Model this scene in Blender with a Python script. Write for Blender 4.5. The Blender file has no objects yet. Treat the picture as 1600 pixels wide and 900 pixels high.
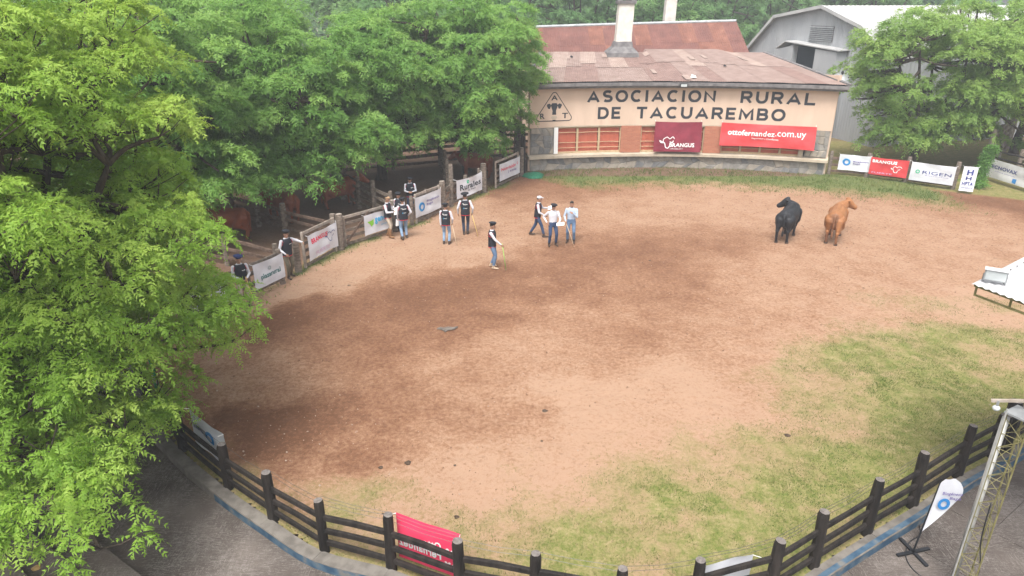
import bpy, bmesh, math, random
import numpy as np
from mathutils import Vector, Matrix

random.seed(7)
RNG = np.random.default_rng(7)
R_ = math.radians
SC = bpy.context.scene
COL = SC.collection

# ------------------------------------------------------------------ camera
cam_data = bpy.data.cameras.new('camera')
cam_data.lens = 24.0
cam_data.sensor_width = 36.0
cam_data.clip_start = 0.1
cam_data.clip_end = 3000
cam = bpy.data.objects.new('camera', cam_data)
COL.objects.link(cam)
cam.location = (0, 0, 9.0)
cam.rotation_euler = (R_(90 - 22.7), 0, 0)
SC.camera = cam

# ------------------------------------------------------------------ world, sun, exposure
SUN_ELEV, SUN_AZ = R_(61), R_(200)        # azimuth clockwise from +Y: the veiled sun stands high behind the camera
world = bpy.data.worlds.new('World')
SC.world = world
world.use_nodes = True
wn = world.node_tree
wn.nodes.clear()
w_out = wn.nodes.new('ShaderNodeOutputWorld')
w_bg = wn.nodes.new('ShaderNodeBackground')
w_sky = wn.nodes.new('ShaderNodeTexSky')
w_sky.sky_type = 'NISHITA'
w_sky.sun_disc = False
w_sky.sun_elevation = SUN_ELEV
w_sky.sun_rotation = SUN_AZ
w_sky.air_density = 1.0
w_sky.dust_density = 4.0
w_sky.ozone_density = 0.6
w_hsv = wn.nodes.new('ShaderNodeHueSaturation')     # overcast: the blue is covered by white cloud
w_hsv.inputs['Saturation'].default_value = 0.12
wn.links.new(w_sky.outputs[0], w_hsv.inputs['Color'])
wn.links.new(w_hsv.outputs[0], w_bg.inputs['Color'])
w_bg.inputs['Strength'].default_value = 0.15
wn.links.new(w_bg.outputs[0], w_out.inputs['Surface'])

sun_data = bpy.data.lights.new('sun', 'SUN')
sun_data.energy = 1.9
sun_data.angle = R_(22)
sun_data.color = (1.0, 0.95, 0.87)
sun = bpy.data.objects.new('sun', sun_data)
COL.objects.link(sun)
sun.location = (-30, -30, 60)
_sd = Vector((math.sin(SUN_AZ) * math.cos(SUN_ELEV), math.cos(SUN_AZ) * math.cos(SUN_ELEV), math.sin(SUN_ELEV)))
sun.rotation_euler = _sd.to_track_quat('Z', 'Y').to_euler()

SC.view_settings.view_transform = 'Standard'
SC.view_settings.look = 'None'
SC.view_settings.gamma = 1
SC.view_settings.use_curve_mapping = False
SC.view_settings.exposure = 1.10
SC.render.engine = 'CYCLES'
SC.cycles.use_denoising = True
SC.cycles.max_bounces = 6
SC.cycles.adaptive_threshold = 0.02
SC.cycles.transparent_max_bounces = 8
SC.cycles.volume_bounces = 0

# ------------------------------------------------------------------ materials
MATS = {}
def new_mat(name):
    m = bpy.data.materials.new(name)
    m.use_nodes = True
    m.node_tree.nodes.clear()
    return m, m.node_tree

def N(nt, t, **kw):
    n = nt.nodes.new(t)
    for k, v in kw.items():
        setattr(n, k, v)
    return n

def col4(c):
    return (c[0], c[1], c[2], 1.0)

def mat(name, c1, c2=None, scale=6.0, rough=0.8, bump=0.0, bscale=None, spec=0.3, stretch=None, metallic=0.0, c3=None, detail=6.0, lo=0.35, hi=0.65):
    """plain surface: two (or three) tones mixed by noise, with fine relief"""
    m, nt = new_mat(name)
    out = N(nt, 'ShaderNodeOutputMaterial'); bs = N(nt, 'ShaderNodeBsdfPrincipled')
    bs.inputs['Roughness'].default_value = rough
    bs.inputs['Specular IOR Level'].default_value = spec
    bs.inputs['Metallic'].default_value = metallic
    nt.links.new(bs.outputs[0], out.inputs[0])
    tc = N(nt, 'ShaderNodeTexCoord'); mp = N(nt, 'ShaderNodeMapping')
    nt.links.new(tc.outputs['Object'], mp.inputs[0])
    if stretch: mp.inputs['Scale'].default_value = stretch
    nz = N(nt, 'ShaderNodeTexNoise'); nz.inputs['Scale'].default_value = scale; nz.inputs['Detail'].default_value = detail
    nt.links.new(mp.outputs[0], nz.inputs['Vector'])
    rp = N(nt, 'ShaderNodeValToRGB')
    rp.color_ramp.elements[0].position = lo; rp.color_ramp.elements[0].color = col4(c1)
    rp.color_ramp.elements[1].position = hi; rp.color_ramp.elements[1].color = col4(c2 or c1)
    if c3:
        e = rp.color_ramp.elements.new(min(hi + 0.12, 0.98)); e.color = col4(c3)
    nt.links.new(nz.outputs[0], rp.inputs[0]); nt.links.new(rp.outputs[0], bs.inputs['Base Color'])
    if bump > 0:
        nb = N(nt, 'ShaderNodeTexNoise'); nb.inputs['Scale'].default_value = bscale or scale * 4; nb.inputs['Detail'].default_value = 5
        nt.links.new(mp.outputs[0], nb.inputs['Vector'])
        bp = N(nt, 'ShaderNodeBump'); bp.inputs['Strength'].default_value = bump; bp.inputs['Distance'].default_value = 0.02
        nt.links.new(nb.outputs[0], bp.inputs['Height']); nt.links.new(bp.outputs[0], bs.inputs['Normal'])
    MATS[name] = m
    return m

def leaf_mat(name, dark, mid, light, trans=0.35):
    m, nt = new_mat(name)
    out = N(nt, 'ShaderNodeOutputMaterial'); bs = N(nt, 'ShaderNodeBsdfPrincipled')
    bs.inputs['Roughness'].default_value = 0.55; bs.inputs['Specular IOR Level'].default_value = 0.25
    at = N(nt, 'ShaderNodeAttribute'); at.attribute_name = 'tint'
    rp = N(nt, 'ShaderNodeValToRGB')
    rp.color_ramp.elements[0].color = col4(dark); rp.color_ramp.elements[1].color = col4(light)
    e = rp.color_ramp.elements.new(0.5); e.color = col4(mid)
    nt.links.new(at.outputs['Fac'], rp.inputs[0]); nt.links.new(rp.outputs[0], bs.inputs['Base Color'])
    tr = N(nt, 'ShaderNodeBsdfTranslucent')
    hs = N(nt, 'ShaderNodeHueSaturation'); hs.inputs['Value'].default_value = 1.25; hs.inputs['Hue'].default_value = 0.49
    nt.links.new(rp.outputs[0], hs.inputs['Color']); nt.links.new(hs.outputs[0], tr.inputs['Color'])
    mx = N(nt, 'ShaderNodeMixShader'); mx.inputs[0].default_value = trans
    nt.links.new(bs.outputs[0], mx.inputs[1]); nt.links.new(tr.outputs[0], mx.inputs[2]); nt.links.new(mx.outputs[0], out.inputs[0])
    MATS[name] = m
    return m

# ------------------------------------------------------------------ mesh helpers
def wloc(o):
    p = Vector((0, 0, 0))
    while o is not None:
        p = p + Vector(o.location); o = o.parent
    return p

def tag(o, label=None, cat=None, group=None, kind=None):
    if label: o['label'] = label
    if cat: o['category'] = cat
    if group: o['group'] = group
    if kind: o['kind'] = kind
    return o

def thing(name, loc, label=None, cat=None, group=None):
    o = bpy.data.objects.new(name, None)
    o.empty_display_size = 0.2
    COL.objects.link(o); o.location = loc
    return tag(o, label, cat, group)

def frame_of(d, up=(0, 0, 1)):
    d = np.asarray(d, float); d = d / (np.linalg.norm(d) + 1e-12)
    up = np.asarray(up, float)
    s = np.cross(d, up)
    if np.linalg.norm(s) < 1e-4: s = np.cross(d, (0, 1, 0))
    s /= np.linalg.norm(s); u = np.cross(s, d)
    return d, s, u

class MB:
    def __init__(s):
        s.v = []; s.f = []; s.mi = []
    def add(s, vs, fs, mi=0):
        b = len(s.v)
        s.v.extend([tuple(map(float, q)) for q in vs])
        for f in fs:
            s.f.append(tuple(i + b for i in f)); s.mi.append(mi)
        return s
    def hexa(s, a, b, mi=0):
        """a, b: four points each, same winding"""
        vs = list(a) + list(b)
        return s.add(vs, [(3, 2, 1, 0), (4, 5, 6, 7), (0, 1, 5, 4), (1, 2, 6, 5), (2, 3, 7, 6), (3, 0, 4, 7)], mi)
    def box(s, c, sz, rz=0.0, mi=0):
        hx, hy, hz = sz[0] / 2, sz[1] / 2, sz[2] / 2
        ca, sa = math.cos(rz), math.sin(rz)
        def q(x, y, z): return (c[0] + ca * x - sa * y, c[1] + sa * x + ca * y, c[2] + z)
        return s.hexa([q(-hx, -hy, -hz), q(hx, -hy, -hz), q(hx, hy, -hz), q(-hx, hy, -hz)],
                      [q(-hx, -hy, hz), q(hx, -hy, hz), q(hx, hy, hz), q(-hx, hy, hz)], mi)
    def beam(s, p0, p1, w, h, up=(0, 0, 1), mi=0, taper=1.0):
        p0 = np.asarray(p0, float); p1 = np.asarray(p1, float)
        d, sd, u = frame_of(p1 - p0, up)
        def ring(p, k): return [p - sd * w / 2 * k - u * h / 2 * k, p + sd * w / 2 * k - u * h / 2 * k, p + sd * w / 2 * k + u * h / 2 * k, p - sd * w / 2 * k + u * h / 2 * k]
        return s.hexa(ring(p0, 1), ring(p1, taper), mi)
    def tube(s, pts, rads, n=8, mi=0, cap=True, up=(0, 0, 1), flat=1.0):
        pts = [np.asarray(p, float) for p in pts]
        if not hasattr(rads, '__len__'): rads = [rads] * len(pts)
        vs = []; fs = []
        ax = pts[-1] - pts[0]
        if tuple(up) == (0, 0, 1) and abs(ax[2]) > .75 * np.linalg.norm(ax): up = (0, 1, 0)     # keep rings of upright tubes from twisting
        for i, p in enumerate(pts):
            a = pts[max(i - 1, 0)]; b = pts[min(i + 1, len(pts) - 1)]
            d, sd, u = frame_of(b - a, up)
            for k in range(n):
                t = 2 * math.pi * k / n
                vs.append(p + rads[i] * (math.cos(t) * sd + flat * math.sin(t) * u))
        for i in range(len(pts) - 1):
            for k in range(n):
                a, b = i * n + k, i * n + (k + 1) % n
                fs.append((a, b, b + n, a + n))
        if cap:
            fs.append(tuple(reversed(range(n)))); fs.append(tuple(range((len(pts) - 1) * n, len(pts) * n)))
        return s.add(vs, fs, mi)
    def rings(s, rings, mi=0, cap=(True, True), close=True):
        n = len(rings[0]); vs = [p for r in rings for p in r]; fs = []
        for i in range(len(rings) - 1):
            for k in range(n if close else n - 1):
                a, b = i * n + k, i * n + (k + 1) % n
                fs.append((a, b, b + n, a + n))
        if cap[0]: fs.append(tuple(reversed(range(n))))
        if cap[1]: fs.append(tuple(range((len(rings) - 1) * n, len(rings) * n)))
        return s.add(vs, fs, mi)
    def ell(s, c, r, rot=None, nu=12, nv=8, mi=0, zmin=-1.0):
        c = np.asarray(c, float); r = np.asarray(r, float) * np.ones(3)
        M = np.eye(3) if rot is None else np.asarray(rot)
        rg = []
        th0 = math.asin(max(-1, zmin))
        for j in range(nv + 1):
            ph = th0 + (math.pi / 2 - th0) * j / nv
            if j == 0 and zmin <= -1: ph += 0.12
            if j == nv: ph -= 0.12
            rg.append([c + M @ (r * np.array([math.cos(ph) * math.cos(2 * math.pi * k / nu), math.cos(ph) * math.sin(2 * math.pi * k / nu), math.sin(ph)])) for k in range(nu)])
        return s.rings(rg, mi)
    def mesh(s, name, mats, off=(0, 0, 0), smooth=False):
        me = bpy.data.meshes.new(name)
        o = np.asarray(off, float)
        me.from_pydata([tuple(np.asarray(v) - o) for v in s.v], [], s.f)
        if not isinstance(mats, (list, tuple)): mats = [mats]
        for m in mats: me.materials.append(m if not isinstance(m, str) else MATS[m])
        if len(mats) > 1: me.polygons.foreach_set('material_index', s.mi)
        if smooth: me.polygons.foreach_set('use_smooth', [True] * len(me.polygons))
        me.validate(); me.update()
        return me
    def build(s, name, mats, parent=None, smooth=False, origin=None):
        """verts are in world metres; object origin = origin (top level) or the parent's own frame"""
        off = Vector((0, 0, 0))
        if parent is not None: off = wloc(parent)
        elif origin is not None: off = Vector(origin)
        me = s.mesh(name, mats, off, smooth)
        o = bpy.data.objects.new(name, me); COL.objects.link(o)
        if parent is not None: o.parent = parent
        elif origin is not None: o.location = origin
        return o

def quad_mesh(name, V, nper, mats, tint=None, off=(0, 0, 0)):
    """big vertex array of separate polygons with nper corners each"""
    V = np.asarray(V, np.float32).reshape(-1, 3) - np.asarray(off, np.float32)
    nv = len(V); nf = nv // nper
    me = bpy.data.meshes.new(name)
    me.vertices.add(nv); me.vertices.foreach_set('co', V.ravel())
    me.loops.add(nv); me.loops.foreach_set('vertex_index', np.arange(nv, dtype=np.int32))
    me.polygons.add(nf); me.polygons.foreach_set('loop_start', np.arange(0, nv, nper, dtype=np.int32))
    me.polygons.foreach_set('loop_total', np.full(nf, nper, np.int32))
    me.update(calc_edges=True)
    if tint is not None:
        a = me.attributes.new('tint', 'FLOAT', 'FACE'); a.data.foreach_set('value', np.asarray(tint, np.float32))
    for m in mats: me.materials.append(MATS[m])
    return me

def vnoise(x, y, sc, seed=0):
    x = np.asarray(x, float) * sc; y = np.asarray(y, float) * sc
    xi = np.floor(x).astype(np.int64); yi = np.floor(y).astype(np.int64)
    fx = x - xi; fy = y - yi
    fx = fx * fx * (3 - 2 * fx); fy = fy * fy * (3 - 2 * fy)
    def h(a, b):
        n = (a * 374761393 + b * 668265263 + seed * 2147483647 + 1013904223) & 0xFFFFFFFF
        n = ((n ^ (n >> 13)) * 1274126177) & 0xFFFFFFFF
        n = n ^ (n >> 16)
        return (n & 0xFFFF) / 65535.0
    return (h(xi, yi) * (1 - fx) + h(xi + 1, yi) * fx) * (1 - fy) + (h(xi, yi + 1) * (1 - fx) + h(xi + 1, yi + 1) * fx) * fy

def fbm(x, y, sc, seed=0, o=4):
    r = 0; a = 0.5; t = 0
    for i in range(o):
        r = r + a * vnoise(x, y, sc * 2 ** i, seed + i * 17); t += a; a *= 0.55
    return r / t

def catmull(P, per=8):
    P = [np.asarray(p, float) for p in P]; out = []
    for i in range(len(P) - 1):
        p0 = P[max(i - 1, 0)]; p1 = P[i]; p2 = P[i + 1]; p3 = P[min(i + 2, len(P) - 1)]
        for k in range(per):
            t = k / per
            out.append(0.5 * ((2 * p1) + (-p0 + p2) * t + (2 * p0 - 5 * p1 + 4 * p2 - p3) * t * t + (-p0 + 3 * p1 - 3 * p2 + p3) * t ** 3))
    out.append(P[-1]); return out

_TXT = {}
def text_polys(s, bold=0.0):
    """flat glyph outlines of s from Blender's built-in font, scaled to a unit box: verts (n,2), faces, aspect"""
    k = (s, bold)
    if k in _TXT: return _TXT[k]
    cu = bpy.data.curves.new('txt', 'FONT'); cu.body = s; cu.resolution_u = 3; cu.offset = bold; cu.space_character = 1.0 + bold * 2.2
    ob = bpy.data.objects.new('txt', cu); COL.objects.link(ob)
    dg = bpy.context.evaluated_depsgraph_get()
    me = bpy.data.meshes.new_from_object(ob.evaluated_get(dg))
    V = np.array([v.co[:2] for v in me.vertices]); F = [tuple(p.vertices) for p in me.polygons]
    bpy.data.objects.remove(ob); bpy.data.curves.remove(cu); bpy.data.meshes.remove(me)
    lo = V.min(0); hi = V.max(0)
    _TXT[k] = ((V - lo) / (hi - lo), F, (hi - lo)[0] / (hi - lo)[1])
    return _TXT[k]

# ------------------------------------------------------------------ palette
mat('concrete', (0.115, 0.103, 0.092), (0.185, 0.168, 0.15), 5, 0.9, 0.25)
mat('concrete_dark', (0.075, 0.062, 0.055), (0.13, 0.108, 0.094), 3, 0.9, 0.3)
mat('blue_paint', (0.030, 0.066, 0.112), (0.062, 0.108, 0.158), 4, 0.7, 0.2, c3=(0.15, 0.15, 0.145), lo=.4, hi=.55)
mat('dark_timber', (0.009, 0.0075, 0.007), (0.030, 0.024, 0.021), 7, 0.75, 0.4, stretch=(1, 1, 0.25))
mat('post_top', (0.11, 0.095, 0.09), (0.19, 0.17, 0.16), 20, 0.9, 0.3)
mat('grey_timber', (0.10, 0.078, 0.062), (0.22, 0.18, 0.15), 6, 0.9, 0.5, stretch=(1, 1, 2.5))
mat('pale_timber', (0.24, 0.20, 0.165), (0.36, 0.31, 0.27), 6, 0.9, 0.4)
mat('brown_timber', (0.085, 0.055, 0.042), (0.16, 0.11, 0.085), 6, 0.9, 0.5)
mat('bark', (0.035, 0.026, 0.020), (0.085, 0.066, 0.052), 9, 0.95, 0.8, stretch=(1, 1, 0.3))
mat('twig', (0.10, 0.085, 0.045), (0.18, 0.16, 0.08), 9, 0.9)
mat('wire', (0.10, 0.095, 0.09), None, rough=0.5, metallic=0.6)
mat('white_cloth', (0.54, 0.55, 0.60), (0.61, 0.62, 0.66), 3, 0.7, 0.15, 6)
mat('grey_cloth', (0.50, 0.50, 0.51), (0.62, 0.62, 0.63), 2, 0.7, 0.15, 6)
mat('red_cloth', (0.50, 0.045, 0.05), (0.57, 0.06, 0.065), 3, 0.6, 0.15, 6)
mat('maroon_cloth', (0.17, 0.018, 0.035), (0.22, 0.025, 0.045), 3, 0.55, 0.15, 6)
mat('backlit_pink_cloth', (0.76, 0.05, 0.125), (0.82, 0.07, 0.155), 3, 0.6, 0.1, 6)  # brightened: light coming through the cloth is put into the colour
mat('green_cloth', (0.02, 0.30, 0.13), (0.03, 0.36, 0.17), 3, 0.7)
mat('print_white', (0.80, 0.80, 0.80), None, rough=0.7)
mat('print_black', (0.025, 0.03, 0.04), None, rough=0.7)
mat('print_navy', (0.035, 0.05, 0.20), None, rough=0.7)
mat('print_violet', (0.12, 0.09, 0.30), None, rough=0.7)
mat('print_blue', (0.03, 0.20, 0.50), None, rough=0.7)
mat('print_sky', (0.05, 0.36, 0.66), None, rough=0.7)
mat('print_teal', (0.02, 0.13, 0.13), None, rough=0.7)
mat('print_green', (0.02, 0.42, 0.22), None, rough=0.7)
mat('print_lime', (0.24, 0.56, 0.06), None, rough=0.7)
mat('print_red', (0.68, 0.03, 0.08), None, rough=0.7)
mat('print_pink', (0.55, 0.33, 0.50), None, rough=0.7)
mat('cream_wall', (0.53, 0.40, 0.312), (0.60, 0.46, 0.365), 1.3, 0.9, 0.12, 12, stretch=(1, 1, .35), c3=(0.51, 0.375, 0.295))
mat('letter_paint', (0.022, 0.026, 0.036), (0.035, 0.04, 0.05), 5, 0.7)
mat('stone_a', (0.20, 0.188, 0.172), (0.29, 0.273, 0.25), 3.5, 0.95, 0.5)
mat('stone_b', (0.25, 0.222, 0.186), (0.34, 0.303, 0.255), 3.5, 0.95, 0.5)
mat('stone_c', (0.13, 0.13, 0.134), (0.20, 0.20, 0.20), 3.5, 0.95, 0.5)
mat('mortar', (0.20, 0.185, 0.165), (0.28, 0.26, 0.235), 8, 0.95, 0.3)
mat('shutter_red', (0.36, 0.092, 0.055), (0.44, 0.122, 0.074), 2.5, 0.7, 0.1)
mat('frame_cream', (0.42, 0.31, 0.185), (0.49, 0.375, 0.24), 6, 0.7)
mat('sill_plaster', (0.38, 0.315, 0.24), (0.46, 0.39, 0.31), 3, 0.9, 0.2, c3=(0.28, 0.25, 0.215))
mat('eave_grey', (0.11, 0.105, 0.11), (0.19, 0.18, 0.18), 4, 0.9, 0.3)
mat('roof_pink', (0.215, 0.150, 0.130), (0.262, 0.190, 0.168), 2.0, 0.65, 0.1, c3=(0.29, 0.22, 0.195))
mat('roof_rust', (0.185, 0.118, 0.103), (0.23, 0.152, 0.132), 2.0, 0.7, 0.1, c3=(0.30, 0.21, 0.18))
mat('roof_pale', (0.27, 0.195, 0.168), (0.34, 0.26, 0.225), 2.0, 0.65, 0.1)
mat('roof_dark_rust', (0.125, 0.054, 0.046), (0.175, 0.078, 0.064), 1.3, 0.75, 0.1, c3=(0.25, 0.125, 0.095))
mat('roof_orange_rust', (0.15, 0.062, 0.045), (0.215, 0.095, 0.068), 1.5, 0.75, 0.1, c3=(0.32, 0.19, 0.14))
mat('ridge_grey', (0.30, 0.32, 0.34), (0.42, 0.44, 0.45), 3, 0.5)
mat('render_white', (0.50, 0.47, 0.43), (0.66, 0.63, 0.58), 2.5, 0.9, 0.3, c3=(0.38, 0.33, 0.29))
mat('shed_wall', (0.30, 0.31, 0.33), (0.38, 0.39, 0.405), 1.0, 0.6, 0.05, stretch=(1, 1, 0.3))
mat('shed_roof', (0.34, 0.34, 0.345), (0.43, 0.425, 0.42), 0.8, 0.6, 0.05)
mat('interior_shade', (0.012, 0.018, 0.026), None, rough=0.9)  # near-black colour standing in for the shade of unlit interiors
mat('grey_metal', (0.25, 0.262, 0.275), (0.33, 0.342, 0.355), 4, 0.45, metallic=0.3)
mat('white_metal', (0.42, 0.42, 0.435), (0.49, 0.49, 0.50), 3, 0.5)
mat('galvanised', (0.33, 0.33, 0.32), (0.46, 0.46, 0.45), 5, 0.45, metallic=0.3)
mat('olive_steel', (0.125, 0.112, 0.045), (0.21, 0.19, 0.085), 6, 0.6)
mat('black_plastic', (0.012, 0.013, 0.016), (0.022, 0.023, 0.027), 6, 0.5)
mat('lamp_glass', (0.38, 0.41, 0.42), (0.5, 0.53, 0.54), 3, 0.2, spec=0.6)
mat('skin', (0.31, 0.17, 0.115), (0.36, 0.20, 0.14), 8, 0.6)
mat('hair', (0.014, 0.011, 0.010), (0.025, 0.02, 0.018), 30, 0.7)
mat('eye_dark', (0.01, 0.01, 0.01), None, rough=0.3)
mat('shirt_white', (0.50, 0.50, 0.55), (0.58, 0.58, 0.63), 6, 0.8, 0.3, 14)
mat('shirt_blue', (0.36, 0.43, 0.56), (0.42, 0.50, 0.62), 6, 0.8, 0.3, 14)
mat('shirt_royal', (0.07, 0.19, 0.36), (0.11, 0.26, 0.44), 6, 0.8, 0.3, 14)
mat('vest_black', (0.012, 0.014, 0.022), (0.024, 0.026, 0.036), 7, 0.75, 0.3, 14)
mat('vest_trim', (0.50, 0.025, 0.045), None, rough=0.8)
mat('jeans_light', (0.16, 0.25, 0.39), (0.24, 0.34, 0.48), 8, 0.9, 0.3, 18)
mat('jeans_mid', (0.085, 0.14, 0.24), (0.13, 0.20, 0.31), 8, 0.9, 0.3, 18)
mat('jeans_dark', (0.025, 0.045, 0.105), (0.045, 0.075, 0.15), 8, 0.9, 0.3, 18)
mat('trouser_navy', (0.018, 0.026, 0.05), (0.032, 0.042, 0.07), 8, 0.9, 0.3, 18)
mat('trouser_olive', (0.10, 0.085, 0.06), (0.145, 0.125, 0.09), 8, 0.9, 0.3, 18)
mat('trouser_beige', (0.38, 0.315, 0.25), (0.46, 0.39, 0.31), 8, 0.9, 0.3, 18)
mat('boot_brown', (0.20, 0.105, 0.05), (0.28, 0.15, 0.075), 8, 0.6)
mat('boot_dark', (0.04, 0.026, 0.02), (0.075, 0.05, 0.038), 8, 0.6)
mat('boot_sand', (0.40, 0.30, 0.21), (0.48, 0.37, 0.27), 8, 0.7)
mat('hat_black', (0.012, 0.013, 0.018), (0.022, 0.023, 0.03), 9, 0.9, 0.2)
mat('hat_navy', (0.015, 0.025, 0.09), (0.025, 0.04, 0.125), 9, 0.9, 0.2)
mat('hat_tan', (0.26, 0.16, 0.09), (0.34, 0.22, 0.13), 9, 0.9, 0.2)
mat('cap_grey', (0.42, 0.40, 0.42), (0.52, 0.50, 0.52), 9, 0.9, 0.2)
mat('paper', (0.80, 0.80, 0.80), None, rough=0.8)
mat('cane_yellow', (0.52, 0.36, 0.10), (0.60, 0.44, 0.15), 8, 0.6)
mat('cane_green', (0.22, 0.46, 0.09), (0.28, 0.52, 0.12), 8, 0.6)
mat('cane_pale', (0.48, 0.36, 0.25), (0.56, 0.44, 0.32), 8, 0.6)
mat('hide_black', (0.009, 0.010, 0.013), (0.016, 0.017, 0.022), 5, 0.6, 0.3, 25, spec=0.35)
mat('hide_tan', (0.235, 0.098, 0.038), (0.315, 0.140, 0.056), 2.2, 0.6, 0.3, 25, c3=(0.40, 0.20, 0.09))
mat('hide_dark_tan', (0.15, 0.068, 0.034), (0.24, 0.11, 0.055), 4, 0.6, 0.2, 25)
mat('hide_red', (0.20, 0.055, 0.026), (0.27, 0.08, 0.036), 3, 0.6, 0.2, 25)
mat('hoof', (0.05, 0.032, 0.025), (0.09, 0.06, 0.045), 9, 0.7)
mat('clod', (0.090, 0.047, 0.029), (0.20, 0.115, 0.074), 40, 0.95)
mat('dung', (0.05, 0.034, 0.024), (0.095, 0.065, 0.046), 18, 0.95, 0.5)
mat('pebble', (0.30, 0.22, 0.17), (0.42, 0.33, 0.27), 9, 0.9)
mat('rag_grey', (0.10, 0.085, 0.075), (0.17, 0.145, 0.125), 9, 0.9, 0.4)
mat('net_green', (0.02, 0.12, 0.07), (0.035, 0.19, 0.11), 9, 0.8, 0.4)
mat('dry_leaf', (0.34, 0.22, 0.09), (0.42, 0.29, 0.13), 9, 0.8)
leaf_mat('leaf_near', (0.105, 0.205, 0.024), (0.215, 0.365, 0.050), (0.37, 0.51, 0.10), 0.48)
leaf_mat('leaf_far', (0.074, 0.178, 0.038), (0.150, 0.302, 0.062), (0.255, 0.415, 0.10), 0.47)
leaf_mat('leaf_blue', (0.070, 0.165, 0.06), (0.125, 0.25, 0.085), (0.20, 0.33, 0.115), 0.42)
leaf_mat('leaf_right', (0.105, 0.205, 0.048), (0.205, 0.335, 0.078), (0.31, 0.44, 0.115), 0.48)
leaf_mat('grass_blade', (0.055, 0.105, 0.018), (0.125, 0.155, 0.042), (0.27, 0.24, 0.11), 0.2)

# brick piers: small bricks laid in courses (too small to pick apart in the photograph)
m, nt = new_mat('brick_red'); MATS['brick_red'] = m
out = N(nt, 'ShaderNodeOutputMaterial'); bs = N(nt, 'ShaderNodeBsdfPrincipled'); bs.inputs['Roughness'].default_value = 0.9
bk = N(nt, 'ShaderNodeTexBrick'); bk.inputs['Scale'].default_value = 1.0
bk.inputs['Color1'].default_value = (0.34, 0.115, 0.066, 1); bk.inputs['Color2'].default_value = (0.41, 0.155, 0.09, 1); bk.inputs['Mortar'].default_value = (0.33, 0.17, 0.115, 1)
bk.inputs['Brick Width'].default_value = 0.24; bk.inputs['Row Height'].default_value = 0.075; bk.inputs['Mortar Size'].default_value = 0.008
tc = N(nt, 'ShaderNodeTexCoord'); sx = N(nt, 'ShaderNodeSeparateXYZ'); cx = N(nt, 'ShaderNodeCombineXYZ')
nt.links.new(tc.outputs['Object'], sx.inputs[0]); nt.links.new(sx.outputs[0], cx.inputs[0]); nt.links.new(sx.outputs[2], cx.inputs[1])
nt.links.new(cx.outputs[0], bk.inputs['Vector']); nt.links.new(bk.outputs[0], bs.inputs['Base Color']); nt.links.new(bs.outputs[0], out.inputs[0])
bp = N(nt, 'ShaderNodeBump'); bp.inputs['Strength'].default_value = 0.5; bp.inputs['Distance'].default_value = 0.01; bp.invert = True
nt.links.new(bk.outputs['Fac'], bp.inputs['Height']); nt.links.new(bp.outputs[0], bs.inputs['Normal'])

# ================================================================== SETTING
# line of the near ring fence, left (behind the near tree) -> right
RING = [(-11.6, 21.5), (-10.9, 18.6), (-10.1, 16.2), (-8.7, 14.0), (-7.15, 12.35), (-5.68, 11.09), (-4.49, 10.19), (-3.32, 9.38), (-2.07, 8.97), (-0.84, 8.42), (0.36, 8.16), (1.68, 7.85),
        (2.87, 8.0), (4.2, 8.38), (5.19, 9.01), (6.49, 9.81), (7.73, 10.55), (9.15, 11.46), (10.6, 12.26), (12.2, 13.3), (14.2, 14.6), (17, 16.4)]
FENCE_LEFT = [(-9.75, 18.3), (-9.3, 19.2), (-8.55, 20.55), (-7.95, 21.9), (-7.55, 23.3), (-6.85, 25.2), (-6.3, 26.15), (-5.1, 27.75), (-4.35, 28.6), (-3.25, 30.6), (-2.9, 31.6), (-1.7, 33.8), (-0.78, 35.2), (0.45, 37.7)]
# facade arc of the long building
FR = 25.9
FC = np.array([7.98925, 13.9843]); FT = np.array([0.9986, -0.0535]); FN = np.array([0.0535, 0.9986])
def FA(a, off=0.0, z=0.0):
    p = FC + (FR + off) * (math.sin(a) * FT + math.cos(a) * FN)
    return np.array([p[0], p[1], z])
A0, A1 = -0.331, 0.331

def seg_dist(X, Y, P):
    P = np.asarray(P, float); D = np.full(np.shape(X), 1e9)
    for a, b in zip(P[:-1], P[1:]):
        ab = b - a; L = (ab ** 2).sum()
        t = np.clip(((X - a[0]) * ab[0] + (Y - a[1]) * ab[1]) / L, 0, 1)
        D = np.minimum(D, np.hypot(X - a[0] - t * ab[0], Y - a[1] - t * ab[1]))
    return D

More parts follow.
